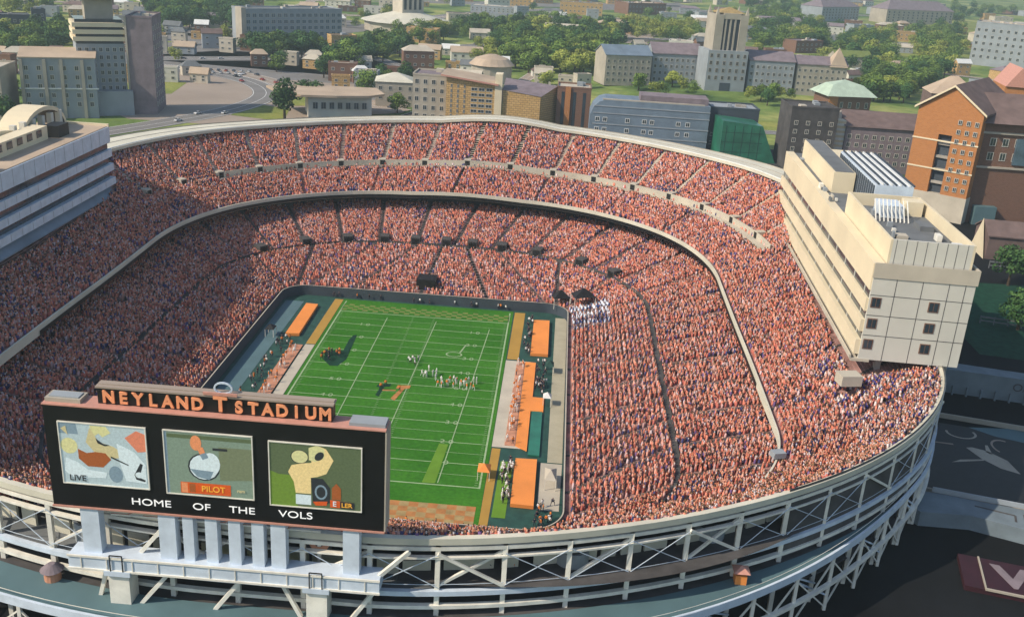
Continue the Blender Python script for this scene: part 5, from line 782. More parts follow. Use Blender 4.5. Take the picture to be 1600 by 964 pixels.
# ================================================================ buildings
def wmesh(w_, h, key={}, glass='glass', frame='window_frame'):
    k = (round(w_, 1), round(h, 1), glass, frame)
    if k not in key:
        t = min(.25, w_*.12)
        mb = MB(); mb.box(-w_/2, w_/2, -.14, 0, 0, t, frame).box(-w_/2, w_/2, -.14, 0, h-t, h, frame).box(-w_/2, -w_/2+t, -.14, 0, t, h-t, frame).box(w_/2-t, w_/2, -.14, 0, t, h-t, frame).box(-w_/2+t, w_/2-t, -.05, 0, t, h-t, glass).box(-.07, .07, -.10, -.05, t, h-t, frame)
        key[k] = mb.mesh('window')
    return key[k]
def wins(t, side, w_, d_, z0, z1, nx, nz, ww, wh, glass='glass', frame='window_frame', skip=None, x0=None, x1=None):
    me = wmesh(ww, wh, glass=glass, frame=frame); L = w_ if side in 'FB' else d_
    a, b = (x0 if x0 is not None else 0), (x1 if x1 is not None else L)
    for j in range(nz):
        for i in range(nx):
            if skip and skip(i, j): continue
            u = a+(i+.5)*(b-a)/nx; z = z0+(j+.5)*(z1-z0)/nz-wh/2
            loc, rz = {'F': ((u, -.01, z), 0), 'R': ((w_+.01, u, z), math.pi/2), 'L': ((-.01, u, z), -math.pi/2), 'B': ((u, d_+.01, z), math.pi)}[side]
            link('window', me, t, loc, (0, 0, rz))
def building(name, label, x, y, rz, w_, d_, h, wall, roof='flat', rm='roof_grey', F=None, Lw=None, Rw=None, rh=4, group=None, glass='glass', ov=.6, z=0, cat='building', par=1.0):
    t = thing(name, label, cat, (x, y, z), R(rz), group)
    MB().box(0, w_, 0, d_, 0, h, wall).build('wall', t)
    if roof == 'flat':
        mb = MB(); mb.box(.5, w_-.5, .5, d_-.5, h, h+.15, rm).box(-.15, w_+.15, -.15, .5, h, h+par, wall).box(-.15, w_+.15, d_-.5, d_+.15, h, h+par, wall).box(-.15, .5, .5, d_-.5, h, h+par, wall).box(w_-.5, w_+.15, .5, d_-.5, h, h+par, wall); mb.build('roof', t)
        r_ = random.Random(int(x*7+y))
        for k in range(2+int(w_*d_/500)):
            a, b = r_.uniform(2, 5), r_.uniform(2, 5)
            if w_ > a+4 and d_ > b+4:
                u, v = r_.uniform(1.5, w_-a-1.5), r_.uniform(1.5, d_-b-1.5); MB().box(u, u+a, v, v+b, h+.15+.01*k, h+1.2+r_.random()*1.2, r_.choice(['concrete', 'stone_blue', 'pale_concrete'])).build('roof_unit', t)
    elif roof == 'gableY':   # ridge runs along y, gable faces the front
        mb = MB(); c = w_/2; th = .5
        mb.add([(-ov, -ov, h-.2), (c, -ov, h+rh), (w_+ov, -ov, h-.2), (-ov, d_+ov, h-.2), (c, d_+ov, h+rh), (w_+ov, d_+ov, h-.2), (-ov, -ov, h-.2+th), (c, -ov, h+rh+th), (w_+ov, -ov, h-.2+th), (-ov, d_+ov, h-.2+th), (c, d_+ov, h+rh+th), (w_+ov, d_+ov, h-.2+th)],
               [(6, 7, 10, 9), (7, 8, 11, 10), (0, 3, 4, 1), (1, 4, 5, 2), (0, 1, 7, 6), (1, 2, 8, 7), (3, 9, 10, 4), (4, 10, 11, 5), (0, 6, 9, 3), (2, 5, 11, 8)], rm); mb.build('roof', t)
        mb = MB(); mb.add([(0, .02, h), (w_, .02, h), (c, .02, h+rh-.1), (0, d_-.02, h), (w_, d_-.02, h), (c, d_-.02, h+rh-.1)], [(0, 1, 2), (5, 4, 3)], wall); mb.build('gable', t)
    elif roof == 'gableX':
        mb = MB(); c = d_/2; th = .5
        mb.add([(-ov, -ov, h-.2), (-ov, c, h+rh), (-ov, d_+ov, h-.2), (w_+ov, -ov, h-.2), (w_+ov, c, h+rh), (w_+ov, d_+ov, h-.2), (-ov, -ov, h-.2+th), (-ov, c, h+rh+th), (-ov, d_+ov, h-.2+th), (w_+ov, -ov, h-.2+th), (w_+ov, c, h+rh+th), (w_+ov, d_+ov, h-.2+th)],
               [(9, 10, 7, 6), (10, 11, 8, 7), (0, 1, 4, 3), (1, 2, 5, 4), (0, 6, 7, 1), (1, 7, 8, 2), (3, 4, 10, 9), (4, 5, 11, 10), (0, 3, 9, 6), (2, 8, 11, 5)], rm); mb.build('roof', t)
        mb = MB(); mb.add([(.02, 0, h), (.02, d_, h), (.02, c, h+rh-.1), (w_-.02, 0, h), (w_-.02, d_, h), (w_-.02, c, h+rh-.1)], [(2, 1, 0), (3, 4, 5)], wall); mb.build('gable', t)
    elif roof == 'hip':
        i_ = min(w_, d_)/2
        a, b = ((i_, d_/2), (w_-i_, d_/2)) if w_ >= d_ else ((w_/2, i_), (w_/2, d_-i_))
        mb = MB(); q = [(-ov, -ov, h), (w_+ov, -ov, h), (w_+ov, d_+ov, h), (-ov, d_+ov, h), (a[0], a[1], h+rh), (b[0]+.01, b[1]+.01, h+rh)]
        mb.add(q, [(0, 1, 5, 4), (1, 2, 5), (2, 3, 4, 5), (3, 0, 4), (3, 2, 1, 0)] if w_ >= d_ else [(0, 1, 4), (1, 2, 5, 4), (2, 3, 5), (3, 0, 4, 5), (3, 2, 1, 0)], rm); mb.build('roof', t)
    for side, spec in (('F', F), ('L', Lw), ('R', Rw)):
        if spec: wins(t, side, w_, d_, *spec, glass=glass)
    return t
# --- left complex
b = building('stone_hall', 'pale stone hall with tan roof at the far left beside the banded tower', -243, 283, 22, 36, 34, 31, 'stone_blue', 'gableX', 'roof_tan', (5, 28, 6, 5, 2.2, 2.6), (5, 26, 5, 4, 2.2, 2.6), None, 3.0)
for x in (0, 11, 19, 29): MB().box(x, x+1.6, -1.2, 0, 0, 30, 'stone').build('pier', b)
MB().box(-1, 37, -.6, 0, 15, 15.7, 'white_paint').build('ledge', b)
b = building('side_annex', 'low grey annex with pale roof, left of the stone hall at the picture edge', -290, 262, 12, 44, 26, 26, 'stone', 'flat', 'pale_concrete', (6, 24, 8, 4, 2.4, 2.6))
t = thing('banded_tower', 'office tower with cream bands and a flat round cap beside the grey slab tower', 'tower', (-222, 303, 0), R(30))
MB().box(0, 24, 0, 20, 0, 37, 'stone_blue').build('wall', t)
for k in range(3): MB().box(-1.2, 25, -1.2, 21, 38.5+k*3.6, 40.7+k*3.6, 'cream').build('band', t)
MB().box(.3, 23.7, .3, 19.7, 37, 49.5, 'glass').build('core', t); MB().box(6, 20, 5, 18, 49.5, 60, 'stone').build('upper_core', t)
mb = MB(); mb.cyl(13, 11, 60, 61, 12, 13.5, 'dark_concrete', 24).cyl(13, 11, 61, 63.6, 13.5, 13.5, 'roof_tan', 24); mb.build('round_cap', t)
wins(t, 'F', 24, 20, 4, 36, 7, 8, 2, 2.4); wins(t, 'R', 24, 20, 4, 36, 5, 8, 2, 2.4); wins(t, 'F', 24, 20, 50, 59, 0, 0, 2, 2)
MB().box(0, 26, -6, 0, 0, 13, 'stone_blue').build('podium', t)
b = building('slab_tower', 'tall narrow grey slab tower with rounded top edge near the left road', -199, 314, 12, 13, 28, 51, 'roof_purple', 'flat', 'stone', None, None, (3, 48, 5, 9, 2, 2.6))
MB().box(-1.0, 0, -.5, 28, 0, 51.5, 'stone').build('edge_fin', b)
b = building('glass_block', 'wide pale green glass block in the far background behind the road', -236, 632, 42, 92, 26, 31, 'stone_blue', 'flat', 'roof_grey', (3, 29, 16, 5, 4, 3.4), glass='blue_glass'); MB().box(-4, 0, -2, 10, 0, 33, 'stone').build('corner_pier', b)
t = thing('domed_hall', 'far white roofed hall with a short square tower on top', 'building', (-136, 870, 0), R(40))
MB().cyl(0, 0, 0, 10, 46, 46, 'stone', 16).build('wall', t); MB().cyl(0, 0, 10, 19, 50, 15, 'rim_paint', 16).build('roof', t); MB().box(-13, 13, -10, 10, 18, 38, 'pale_concrete').build('tower', t)
for k in range(4): MB().box(-11+k*6, -8+k*6, -10.2, -10, 22, 36, 'glass').build('window', t)
building('far_block', 'dark low block in the far left background', -452, 618, 34, 34, 18, 14, 'navy_wall', 'flat', 'roof_grey', (3, 12, 7, 2, 2.4, 2.4)); building('far_cube', 'small dark cube building right of the dark low block', -427, 646, 30, 11, 11, 18, 'navy_wall', 'flat', 'roof_grey', (3, 16, 2, 3, 2, 2.4))
t = thing('curved_pavilion', 'low pavilion with a sweeping flat tan roof behind the bushy tree', 'building', (-108, 338, 0), R(18))
mb = MB(); mb.prism([(0, 0), (36, 2), (38, 24), (0, 26)], 0, 12, 'cream_panel'); mb.build('wall', t)
mb = MB(); P = [(-22, 30), (-16, 8), (-4, -2), (16, -3.5), (34, -2), (44, 6), (42, 28), (16, 33), (0, 36)]; mb.prism(P, 12, 13.2, 'roof_tan'); mb.build('roof', t)
for k in range(7): link('window', wmesh(3, 4), t, (4+k*4.6, .2, 5), (0, 0, .05))
b = building('split_roof_house', 'low stone building with pale layered roofs left of the tan brick blocks', -80, 392, 8, 24, 22, 15, 'stone', 'hip', 'rim_paint', (3, 14, 4, 2, 2.2, 2.6), rh=4.5)
building('side_wing', 'green glazed wing attached right of the pale layered roofs', -56, 400, 8, 15, 22, 17, 'green_glass', 'flat', 'pale_concrete', (3, 16, 3, 3, 2.6, 3))
building('grey_block', 'grey stone block directly left of the tan block with the sloped roof', -50, 345, 0, 19, 22, 27, 'stone', 'flat', 'roof_purple', (2, 26, 4, 5, 2.4, 2.8))
# --- tan pair
t = thing('tan_office_block', 'tan office block with a sloping red edged roof and grid windows', 'building', (-30, 337, 0), 0)
mb = MB(); mb.add([(0, 0, 0), (27, 0, 0), (27, 0, 25.5), (0, 0, 28.5), (0, 24, 0), (27, 24, 0), (27, 24, 25.5), (0, 24, 28.5)], [(0, 1, 2, 3), (7, 6, 5, 4), (0, 3, 7, 4), (1, 5, 6, 2)], 'brick_tan'); mb.build('wall', t)
mb = MB(); mb.add([(-3, -2, 28.9), (29, -2, 25.3), (29, 25, 25.3), (-3, 25, 28.9), (-3, -2, 29.8), (29, -2, 26.2), (29, 25, 26.2), (-3, 25, 29.8)], [(3, 2, 1, 0), (4, 5, 6, 7), (1, 2, 6, 5), (2, 3, 7, 6), (3, 0, 4, 7)], 'roof_tan').add([(-3, -2.01, 28.9), (29, -2.01, 25.3), (29, -2.01, 26.2), (-3, -2.01, 29.8)], [(0, 1, 2, 3)], 'coral'); mb.build('roof', t)
wins(t, 'F', 27, 24, 3, 24, 3, 7, 3.6, 1.9, x0=13.5, x1=26)
wins(t, 'F', 27, 24, 3, 25, 3, 8, 1.0, 1.9, x0=1, x1=12)
MB().box(27.01, 31, -.6, 8, 0, 31.5, 'cream').build('tower_slab', t)
t = thing('tan_brick_block', 'tan patterned brick block with slanted end, right of the sloped roof office', 'building', (1.5, 338, 0), 0)
mb = MB(); mb.add([(0, 0, 0), (21, -1, 0), (21, -1, 20.5), (0, 0, 23), (0, 26, 0), (30, 14, 0), (30, 14, 25), (0, 26, 26)], [(0, 1, 2, 3), (1, 5, 6, 2), (0, 3, 7, 4), (4, 7, 6, 5)], 'brick_tan'); mb.build('wall', t)
mb = MB(); mb.add([(-.3, -.3, 23.1), (21.2, -1.3, 20.7), (30.2, 14, 25.2), (-.3, 26, 26.2)], [(0, 1, 2), (0, 2, 3)], 'roof_purple'); mb.build('roof', t)
b = building('brown_block', 'brown brick block with tall vertical slots beside the tan brick block', 31.5, 347, 0, 19, 18, 25, 'brick_brown', 'flat', 'pale_concrete', None)
for x in (2.5, 9, 14.5): MB().box(x, x+1.8, -.06, 0, 2, 23, 'glass').build('window', b)
MB().box(4.6, 7.6, -.9, 0, 0, 25.8, 'brick_orange').build('pier', b)
t = thing('round_roof_hall', 'far hall with a drooping rounded peach roof between yellow trees', 'building', (-18, 520, 0), R(10))
MB().cyl(0, 8, 0, 13, 15, 15, 'stone', 18).build('wall', t); mb = MB(); mb.cyl(0, 8, 13, 17.5, 17, 12, 'roof_tan', 18).cyl(0, 8, 17.5, 20, 12, 4, 'roof_tan', 18); mb.build('roof', t)
# --- blue grey long block
t = thing('long_grey_block', 'long blue grey block with curved left end and horizontal bands behind the stadium rim', 'building', (50, 314, 0), 0)
prof = [(0, 0), (0, 17), (1.5, 21), (4.5, 24), (8, 25), (63, 25), (63, 0)]
mb = MB(); n = len(prof); vs = [(x, 0, z) for x, z in prof]+[(x, 22, z) for x, z in prof]; mb.add(vs, [tuple(range(n))[::-1], tuple(range(n, 2*n))]+[(i, (i+1) % n, n+(i+1) % n, n+i) for i in range(n)], 'roof_blue'); mb.build('wall', t)
for z in (6, 12, 17.8, 21.5): MB().box(1.5, 63.2, -.25, 0, z, z+.5, 'stone_blue').build('band', t)
for z in (8.2, 13.6):
    for x in (4, 8, 20, 29, 33, 47, 52): link('window', wmesh(2.4, 2.4, frame='white_paint'), t, (x, -.01, z))
MB().box(26, 62, 3, 18, 25, 28.2, 'roof_purple').build('roof_house', t); MB().box(6, 60, .5, 2, 25.02, 25.6, 'stone').build('roof_edge', t)
b = building('dark_blue_block', 'dark blue flat block joined right of the long grey block', 114, 320, 2, 26, 20, 23.5, 'navy_wall', 'flat', 'stone_blue', (3, 12, 6, 2, 2, 2))
t = thing('green_glass_hall', 'green glass fronted hall with sloping side below the dark blue block', 'building', (118, 298, 0), R(6))
mb = MB(); mb.add([(0, 0, 0), (30, 0, 0), (21, 0, 19), (0, 0, 21), (0, 19, 0), (30, 19, 0), (21, 19, 19), (0, 19, 21)], [(0, 1, 2, 3), (1, 5, 6, 2), (3, 2, 6, 7), (0, 3, 7, 4), (4, 7, 6, 5)], 'green_glass'); mb.build('wall', t)
for k in range(5): MB().box(k*4.4+2, k*4.4+2.25, -.12, 0, 0, 18.6, 'dark_green').build('mullion', t)
for k in range(3): MB().box(0, 22-k*.1, -.10, 0, 5+k*5, 5.2+k*5, 'dark_green').build('transom', t)
b = building('dark_mass', 'dark charcoal block between the lawn and the green roofed pavilion', 150, 290, 4, 24, 22, 31, 'dark_concrete', 'flat', 'dark_concrete', (4, 26, 4, 5, 2, 2.2)); 
t = thing('green_roof_pavilion', 'small brick pavilion with a pale green hipped roof beside the woods', 'building', (214, 470, 0), R(12))
MB().box(0, 30, 0, 24, 0, 15, 'brick_brown').build('wall', t); MB().box(-.4, 6, -.3, .1, 0, 15, 'brick_orange').build('pier', t)
mb = MB(); q = [(-3, -3, 14.5), (33, -3, 14.5), (33, 27, 14.5), (-3, 27, 14.5), (4, 6, 21), (26, 6, 21), (26, 18, 21), (4, 18, 21), (15, 12, 24)]
mb.add(q, [(0, 1, 5, 4), (1, 2, 6, 5), (2, 3, 7, 6), (3, 0, 4, 7), (4, 5, 8), (5, 6, 8), (6, 7, 8), (7, 4, 8), (3, 2, 1, 0)], 'copper_green'); mb.build('roof', t)
wins(t, 'F', 30, 24, 4, 13, 5, 1, 2.2, 4)
t = thing('brown_roof_block', 'long dark block with a brown roof and white louvred end bay behind the press box', 'building', (180, 296, 0), 0)
MB().box(0, 42, 0, 22, 0, 23, 'roof_purple').build('wall', t); mb = MB(); mb.add([(-1, -1, 22.9), (43, -1, 22.9), (43, 23, 28), (-1, 23, 28), (43, 23, 22.9), (-1, 23, 22.9)], [(0, 1, 2, 3), (1, 4, 2), (0, 3, 5), (3, 2, 4, 5)], 'roof_brown'); mb.build('roof', t)
MB().box(-12, -.02, 2, 20, 0, 25, 'cream').build('end_bay', t)
for k in range(7): MB().box(-12.2, -.05, 1.8, 2.0, 8+k*2.4, 9.2+k*2.4, 'white_paint').build('louvre', t)
wins(t, 'F', 42, 22, 3, 20, 10, 4, 2.2, 2.4); MB().cyl(-4, 12, 25, 28.5, 4, 3.4, 'pale_concrete', 12).build('roof_drum', t)
# --- orange gable building
t = thing('gable_brick_building', 'tall orange brick building with a gabled front and long brown roof at the right edge', 'building', (186, 216, 0), R(-36))
W3, D3, H3, RH = 27, 46, 46, 10
MB().box(0, W3, 0, D3, 0, 11, 'pale_concrete').build('base', t); MB().box(.2, 10.5, .2, D3, 11, H3, 'brick_orange').box(16, W3-.2, .2, D3, 11, H3, 'brick_orange').box(10.5, 16, 2.4, D3, 11, H3, 'navy_wall').box(10.5, 16, .2, 2.4, 36, H3, 'brick_orange').build('wall', t)
MB().add([(.2, .2, H3), (W3-.2, .2, H3), (W3/2, .2, H3+RH), (.2, D3, H3), (W3-.2, D3, H3), (W3/2, D3, H3+RH)], [(0, 1, 2), (5, 4, 3)], 'brick_orange').build('gable', t)
mb = MB(); c = W3/2
mb.add([(-1.2, -1.2, H3-.4), (c, -1.2, H3+RH), (W3+1.2, -1.2, H3-.4), (-1.2, D3+1, H3-.4), (c, D3+1, H3+RH), (W3+1.2, D3+1, H3-.4), (-1.2, -1.2, H3+.5), (c, -1.2, H3+RH+.9), (W3+1.2, -1.2, H3+.5), (-1.2, D3+1, H3+.5), (c, D3+1, H3+RH+.9), (W3+1.2, D3+1, H3+.5)],
       [(6, 7, 10, 9), (7, 8, 11, 10), (0, 3, 4, 1), (1, 4, 5, 2), (3, 9, 10, 4), (4, 10, 11, 5), (0, 6, 9, 3), (2, 5, 11, 8)], 'roof_brown').add([(-1.2, -1.21, H3-.4), (c, -1.21, H3+RH), (W3+1.2, -1.21, H3-.4), (-1.2, -1.21, H3+.5), (c, -1.21, H3+RH+.9), (W3+1.2, -1.21, H3+.5)], [(0, 1, 4, 3), (1, 2, 5, 4)], 'cream'); mb.build('roof', t)
for z in (21, 33): MB().box(0, W3+.1, -.05, .2, z, z+.6, 'cream').build('ledge', t)
wins(t, 'F', W3, D3, 12, 44, 3, 8, 1.6, 2.0, x0=16.5, x1=26.5)
for z in (15, 20.5, 26, 31.5): MB().box(10.5, 16, 1.2, 2.4, z, z+1.1, 'concrete').build('balcony', t)
# long wing running right from the gable building
t = thing('brick_wing', 'dark fronted wing with brown roof running to the right edge from the gabled building', 'building', (207, 203, 0), R(0))
MB().box(3, 110, 2, 40, 0, 43, 'brick_brown').build('wall', t); mb = MB(); mb.add([(0, -1, 43), (112, -1, 43), (112, 20, 53), (0, 20, 53), (112, 42, 43), (0, 42, 43)], [(0, 1, 2, 3), (3, 2, 4, 5), (1, 4, 2), (0, 3, 5), (5, 4, 1, 0)], 'roof_brown'); mb.build('roof', t)
MB().box(2.9, 110.2, 1.2, 2, 38.4, 39.3, 'stone').build('ledge', t); MB().box(2.9, 110.2, 1.2, 2, 24, 24.8, 'stone').build('ledge', t)
wins(t, 'F', 110, 40, 26, 38, 14, 2, 2.6, 3.4, x0=6, x1=78); 
for o_ in t.children:
    if o_.name.startswith('window'): o_.location.y = 1.98
MB().box(18, 28, 1.0, 1.98, 26, 37, 'blue_glass').build('glass_bay', t); MB().box(6, 15, -1.5, 1.98, 0, 8, 'teal_deck').build('entrance_canopy', t); MB().box(34, 37, .5, 1.98, 4, 16, 'white_paint').box(34, 60, .8, 1.98, 4, 5.2, 'white_paint').build('portico', t)
t = thing('orange_roof_hall', 'cluster of bright orange gabled roofs behind the brown roof at the right', 'building', (268, 330, 0), R(-8))
MB().box(0, 40, 0, 26, 0, 44, 'brick_orange').build('wall', t)
for k, (x, w_, h) in enumerate(((0, 13, 10), (14, 12, 13), (27, 13, 9))):
    MB().add([(x, -1, 44), (x+w_, -1, 44), (x+w_/2, -1, 44+h), (x, 26, 44), (x+w_, 26, 44), (x+w_/2, 26, 44+h)], [(0, 1, 2), (5, 4, 3), (0, 2, 5, 3), (1, 4, 5, 2)], ('coral', 'brick_orange', 'roof_tan')[k]).build('gable_roof', t)
MB().box(12, 16, 6, 11, 44, 66, 'brick_orange').build('chimney', t); MB().box(17, 30, 14, 20, 44, 58, 'brick_brown').build('rear_block', t)
b = building('curved_dark_hall', 'dark hall with a tan rounded roof left of the orange gabled roofs', 236, 345, -6, 26, 22, 36, 'roof_brown', 'hip', 'roof_tan', (4, 30, 5, 4, 2, 2.4), rh=9)
b = building('white_classical_block', 'large pale stone block with rows of small windows at the upper right edge', 466, 905, -28, 130, 36, 44, 'stone_blue', 'flat', 'roof_tan', (6, 40, 18, 5, 3, 3.4), (6, 40, 4, 5, 3, 3.4))
# --- hill tower
z0 = gz(150, 560)-3
t = thing('collegiate_tower', 'square stone tower with tall belfry openings rising between two wings on the hill', 'tower', (138, 532, z0), R(10))
MB().box(0, 30, 0, 26, 0, 30, 'stone_blue').build('base', t)
for x in (3, 21.5): MB().box(x, x+6, 2, 24, 30, 55, 'stone').build('corner_pier', t)
MB().box(9, 21.5, 3.2, 23, 30, 52, 'navy_wall').build('belfry', t); MB().box(8.9, 21.6, 2.2, 23.5, 52, 56, 'stone').build('belfry_top', t)
for x in (10.5, 14, 17.5): MB().box(x, x+1.2, 2.4, 3.2, 30, 52, 'stone').build('fin', t)
for x in (3, 25.2):
    for y in (2, 21.5): MB().add([(x, y, 55), (x+2.4, y, 55), (x+2.4, y+2.4, 55), (x, y+2.4, 55), (x+1.2, y+1.2, 61)], [(0, 1, 4), (1, 2, 4), (2, 3, 4), (3, 0, 4)], 'stone').build('pinnacle', t)
MB().add([(5, 4, 56), (26, 4, 56), (26, 22, 56), (5, 22, 56), (15.5, 13, 60)], [(0, 1, 4), (1, 2, 4), (2, 3, 4), (3, 0, 4)], 'sand_paint').build('roof', t)
wins(t, 'F', 30, 26, 8, 29, 6, 4, 2.2, 3.0, frame='stone'); MB().box(11, 19, -.2, 0, 0, 7, 'navy_wall').build('door', t)
building('campus_wing', 'purple roofed stone wing left of the hill tower', 100, 552, 12, 38, 22, 23, 'stone_blue', 'gableX', 'roof_purple', (2, 21, 9, 4, 2.2, 2.6), rh=7, z=z0)
building('campus_annex', 'pale stone annex at the left end of the hill top row', 64, 530, 18, 36, 24, 22, 'stone', 'gableX', 'roof_blue', (2, 20, 8, 4, 2.2, 2.4), rh=6, z=z0)
building('campus_wing', 'purple roofed stone wing right of the hill tower', 170, 540, 6, 34, 22, 24, 'stone_blue', 'gableX', 'roof_purple', (2, 22, 8, 4, 2.2, 2.6), rh=6, z=z0)
b = building('campus_end_wing', 'stone wing with a small tan peaked gable at the right end of the hill row', 206, 545, 6, 38, 22, 23, 'stone', 'gableX', 'roof_purple', (2, 21, 9, 4, 2.2, 2.4), rh=5, z=z0)
MB().add([(24, -1, 22), (38, -1, 22), (31, 4, 36), (24, 14, 22), (38, 14, 22)], [(0, 1, 2), (1, 4, 2), (4, 3, 2), (3, 0, 2)], 'roof_tan').build('peaked_roof', b)
# --- far right houses
building('far_mansion', 'far pale house in the trees at the top right, left one of two', 430, 1440, 45, 110, 40, 22, 'stone_blue', 'hip', 'roof_purple', (3, 20, 12, 4, 3.6, 3.4), rh=12); building('far_mansion', 'far grey long house at the top right, right one of two', 548, 1500, 25, 140, 40, 22, 'stone', 'hip', 'roof_purple', (3, 20, 14, 4, 3.6, 3.4), rh=14)
building('gold_roof_cottage', 'small cottage with a golden roof among dark trees', 336, 745, 20, 26, 16, 7, 'cream', 'hip', 'roof_tan', None, rh=6); building('lawn_cottage', 'low pale cottage beside the lawn among the right hand trees', 296, 790, 14, 38, 16, 10, 'stone', 'gableX', 'pale_turf', (2, 9, 6, 2, 2, 2.2), rh=5)
# background town, small blocks each a building
r_ = random.Random(5); lst = []
spots = [(-330, 760, 30), (-300, 820, 26), (-120, 760, 30), (-90, 560, 24), (-60, 620, 26), (-210, 1100, 50), (-100, 1180, 60), (20, 1250, 60), (120, 1320, 70), (-300, 1180, 50), (-480, 1000, 40), (-540, 820, 36), (70, 1000, 40), (240, 1050, 50), (300, 1240, 60), (-20, 1000, 40), (-420, 1200, 50), (-160, 620, 22), (-130, 480, 20), (-40, 440, 20), (300, 500, 24), (360, 600, 28), (420, 700, 30), (280, 900, 40), (700, 1450, 90), (900, 1700, 90), (600, 1700, 90), (-600, 1100, 60), (10, 860, 34), (140, 860, 36)]
cols = [('white', 'pale_concrete'), ('grey', 'stone_blue'), ('tan', 'brick_tan'), ('brown', 'brick_brown'), ('cream', 'cream_panel')]
for k, (x, y, w_) in enumerate(spots):
    cn, wm = cols[k % 5]; rt = ['flat', 'hip', 'gableX'][r_.randrange(3)]; h = r_.uniform(7, 16)
    side = 'left' if x < -120 else ('middle' if x < 180 else 'right'); dist = 'near' if y < 640 else ('farther' if y < 1050 else 'farthest')
    tone = r_.choice(['roof_grey', 'roof_tan', 'roof_purple', 'pale_concrete'])
    building('town_building', f'{cn} {"flat roofed" if rt=="flat" else ("hip roofed" if rt=="hip" else "gabled")} town building, {dist} {side} background', x, y, r_.uniform(-10, 40), w_, w_*.5, h, wm, rt, tone, (1.5, h-1, max(2, int(w_/6)), 2, 2.4, 2.2), rh=4, group='small buildings of the background town')
marks = [('the banded tower', -222, 303), ('the pale green glass block', -190, 680), ('the domed hall', -136, 870), ('the curved pavilion', -90, 350), ('the tan office blocks', 0, 340), ('the long grey block', 80, 320), ('the hill tower', 150, 540), ('the green roofed pavilion', 225, 480), ('the orange roofed hall', 280, 340), ('the pale block at the upper right', 520, 900), ('the far mansions', 540, 1480), ('the round roofed hall', -18, 525), ('the cottages by the lawn', 320, 770)]
tones = {'roof_grey': 'grey roofed', 'roof_tan': 'tan roofed', 'roof_purple': 'mauve roofed', 'pale_concrete': 'pale roofed', 'white_paint': 'white roofed', 'roof_brown': 'brown roofed'}
for k, (x, y, w_) in enumerate(TOWN):
    if any(math.hypot(x-a, y-b) < (w_+c)*.55 for a, b, c in spots): continue
    cn, wm = r_.choice(cols); rt = r_.choice(['flat', 'flat', 'hip', 'gableX']); tone = r_.choice(list(tones)); h = r_.uniform(5, 12)
    nm_, mx_, my_ = min(marks, key=lambda q: math.hypot(q[1]-x, q[2]-y)); rel = ('far behind' if y-my_ > 250 else 'behind') if y > my_+40 and abs(x-mx_) < (y-my_) else ('left of' if x < mx_ else 'right of')
    building('town_building', f'{cn} {tones[tone]} {"flat" if rt=="flat" else ("hipped" if rt=="hip" else "gabled")} building {rel} {nm_}', x-w_/2, y-w_/4, r_.uniform(-8, 35), w_, w_*r_.uniform(.4, .6), h, wm, rt, tone, (1.2, h-.8, max(2, min(8, int(w_/6))), 2, 2.2, 1.8), rh=3.5, group='small buildings of the background town')
for k in range(40):
    x, y, w_ = TOWN[(k*2) % len(TOWN)]; a_ = r_.uniform(-.1, .6); c, s2 = math.cos(a_), math.sin(a_); lw, ld = w_*1.1, w_*.8; ox, oy = x+r_.choice((-1, 1))*w_*.9, y-w_*.6
    patch('parking_lot', [(ox+u*c-v*s2, oy+u*s2+v*c) for u, v in ((-lw/2, -ld/2), (lw/2, -ld/2), (lw/2, ld/2), (-lw/2, ld/2))], r_.choice(['road', 'road_tan', 'road', 'asphalt']), .18+.011*k)
# ================================================================ bottom right
t = thing('retaining_wall', 'pale blue grey wall with dark marks bounding the dark yard, upper one', 'wall', (0, 0, 0))
mb = MB(); mb.prism([(136, 22), (180, 14), (181, 18), (137, 27)], 0, 6.5, 'wall_slate'); mb.build('wall', t); mb = MB()
for k in range(12): mb.box(138+k*3.4, 138.4+k*3.4, 20.4-k*.62, 20.9-k*.62, 0, 2.5, 'wall_slate')
mb.build('railing', t); text('wall_mark', 'O/T', 3, 'dark_concrete', t, (158, 17.6, 4.1), (math.pi/2, 0, -.18), .02)
t = thing('raised_walkway', 'pale blue grey raised walkway with dark scrawled marks, lower right of the stadium', 'walkway')
mb = MB(); mb.prism([(107, -37), (118, -38), (150, -46), (152, -54), (132, -50), (122, -46), (112, -46)], 0, 3.2, 'wall_slate'); mb.build('deck', t)
mb = MB(); mb.box(0, 34, 0, .4, 3.2, 4.2, 'stone_blue'); mb.build('parapet', t, (117, -37.6, 0), -.235)
mk = MB(); mk.bar((124, -42, 3.24), (131, -44.6, 3.24), .4, 'dark_concrete', .06).bar((131, -44.6, 3.24), (130.2, -47, 3.24), .4, 'dark_concrete', .06).bar((133, -44, 3.24), (131.6, -48.6, 3.24), .4, 'dark_concrete', .06).bar((137, -45, 3.24), (135, -49, 3.24), .4, 'dark_concrete', .06).bar((137, -45, 3.24), (141, -46.4, 3.24), .4, 'dark_concrete', .06); mk.build('scrawl', t)
yd = MB(); yd.sheet([(124, 4), (186, -8), (170, -44), (114, -32)], .03, 'black'); tag(yd.build('yard'), kind='structure')  # plaza sheet coloured black to carry the shade lying on it
for z_, pts in ((0, [(113.5, -31.5), (170, -43.5)]), (1, [(127, 7), (186, -6)])):
    a, b2 = pts; mb = MB(); mb.bar((a[0], a[1], .6), (b2[0], b2[1], .6), .5, 'stone', 1.2); tag(mb.build('kerb_wall'), ['thin pale kerb wall along the near side of the dark yard', 'thin pale kerb wall along the far side of the dark yard'][z_], 'wall')
pt = MB(); pt.sheet([(134.5, -10), (136, -9.6), (139, -11), (142, -15), (142.5, -21), (139, -19), (136.2, -15)], .06, 'stone')
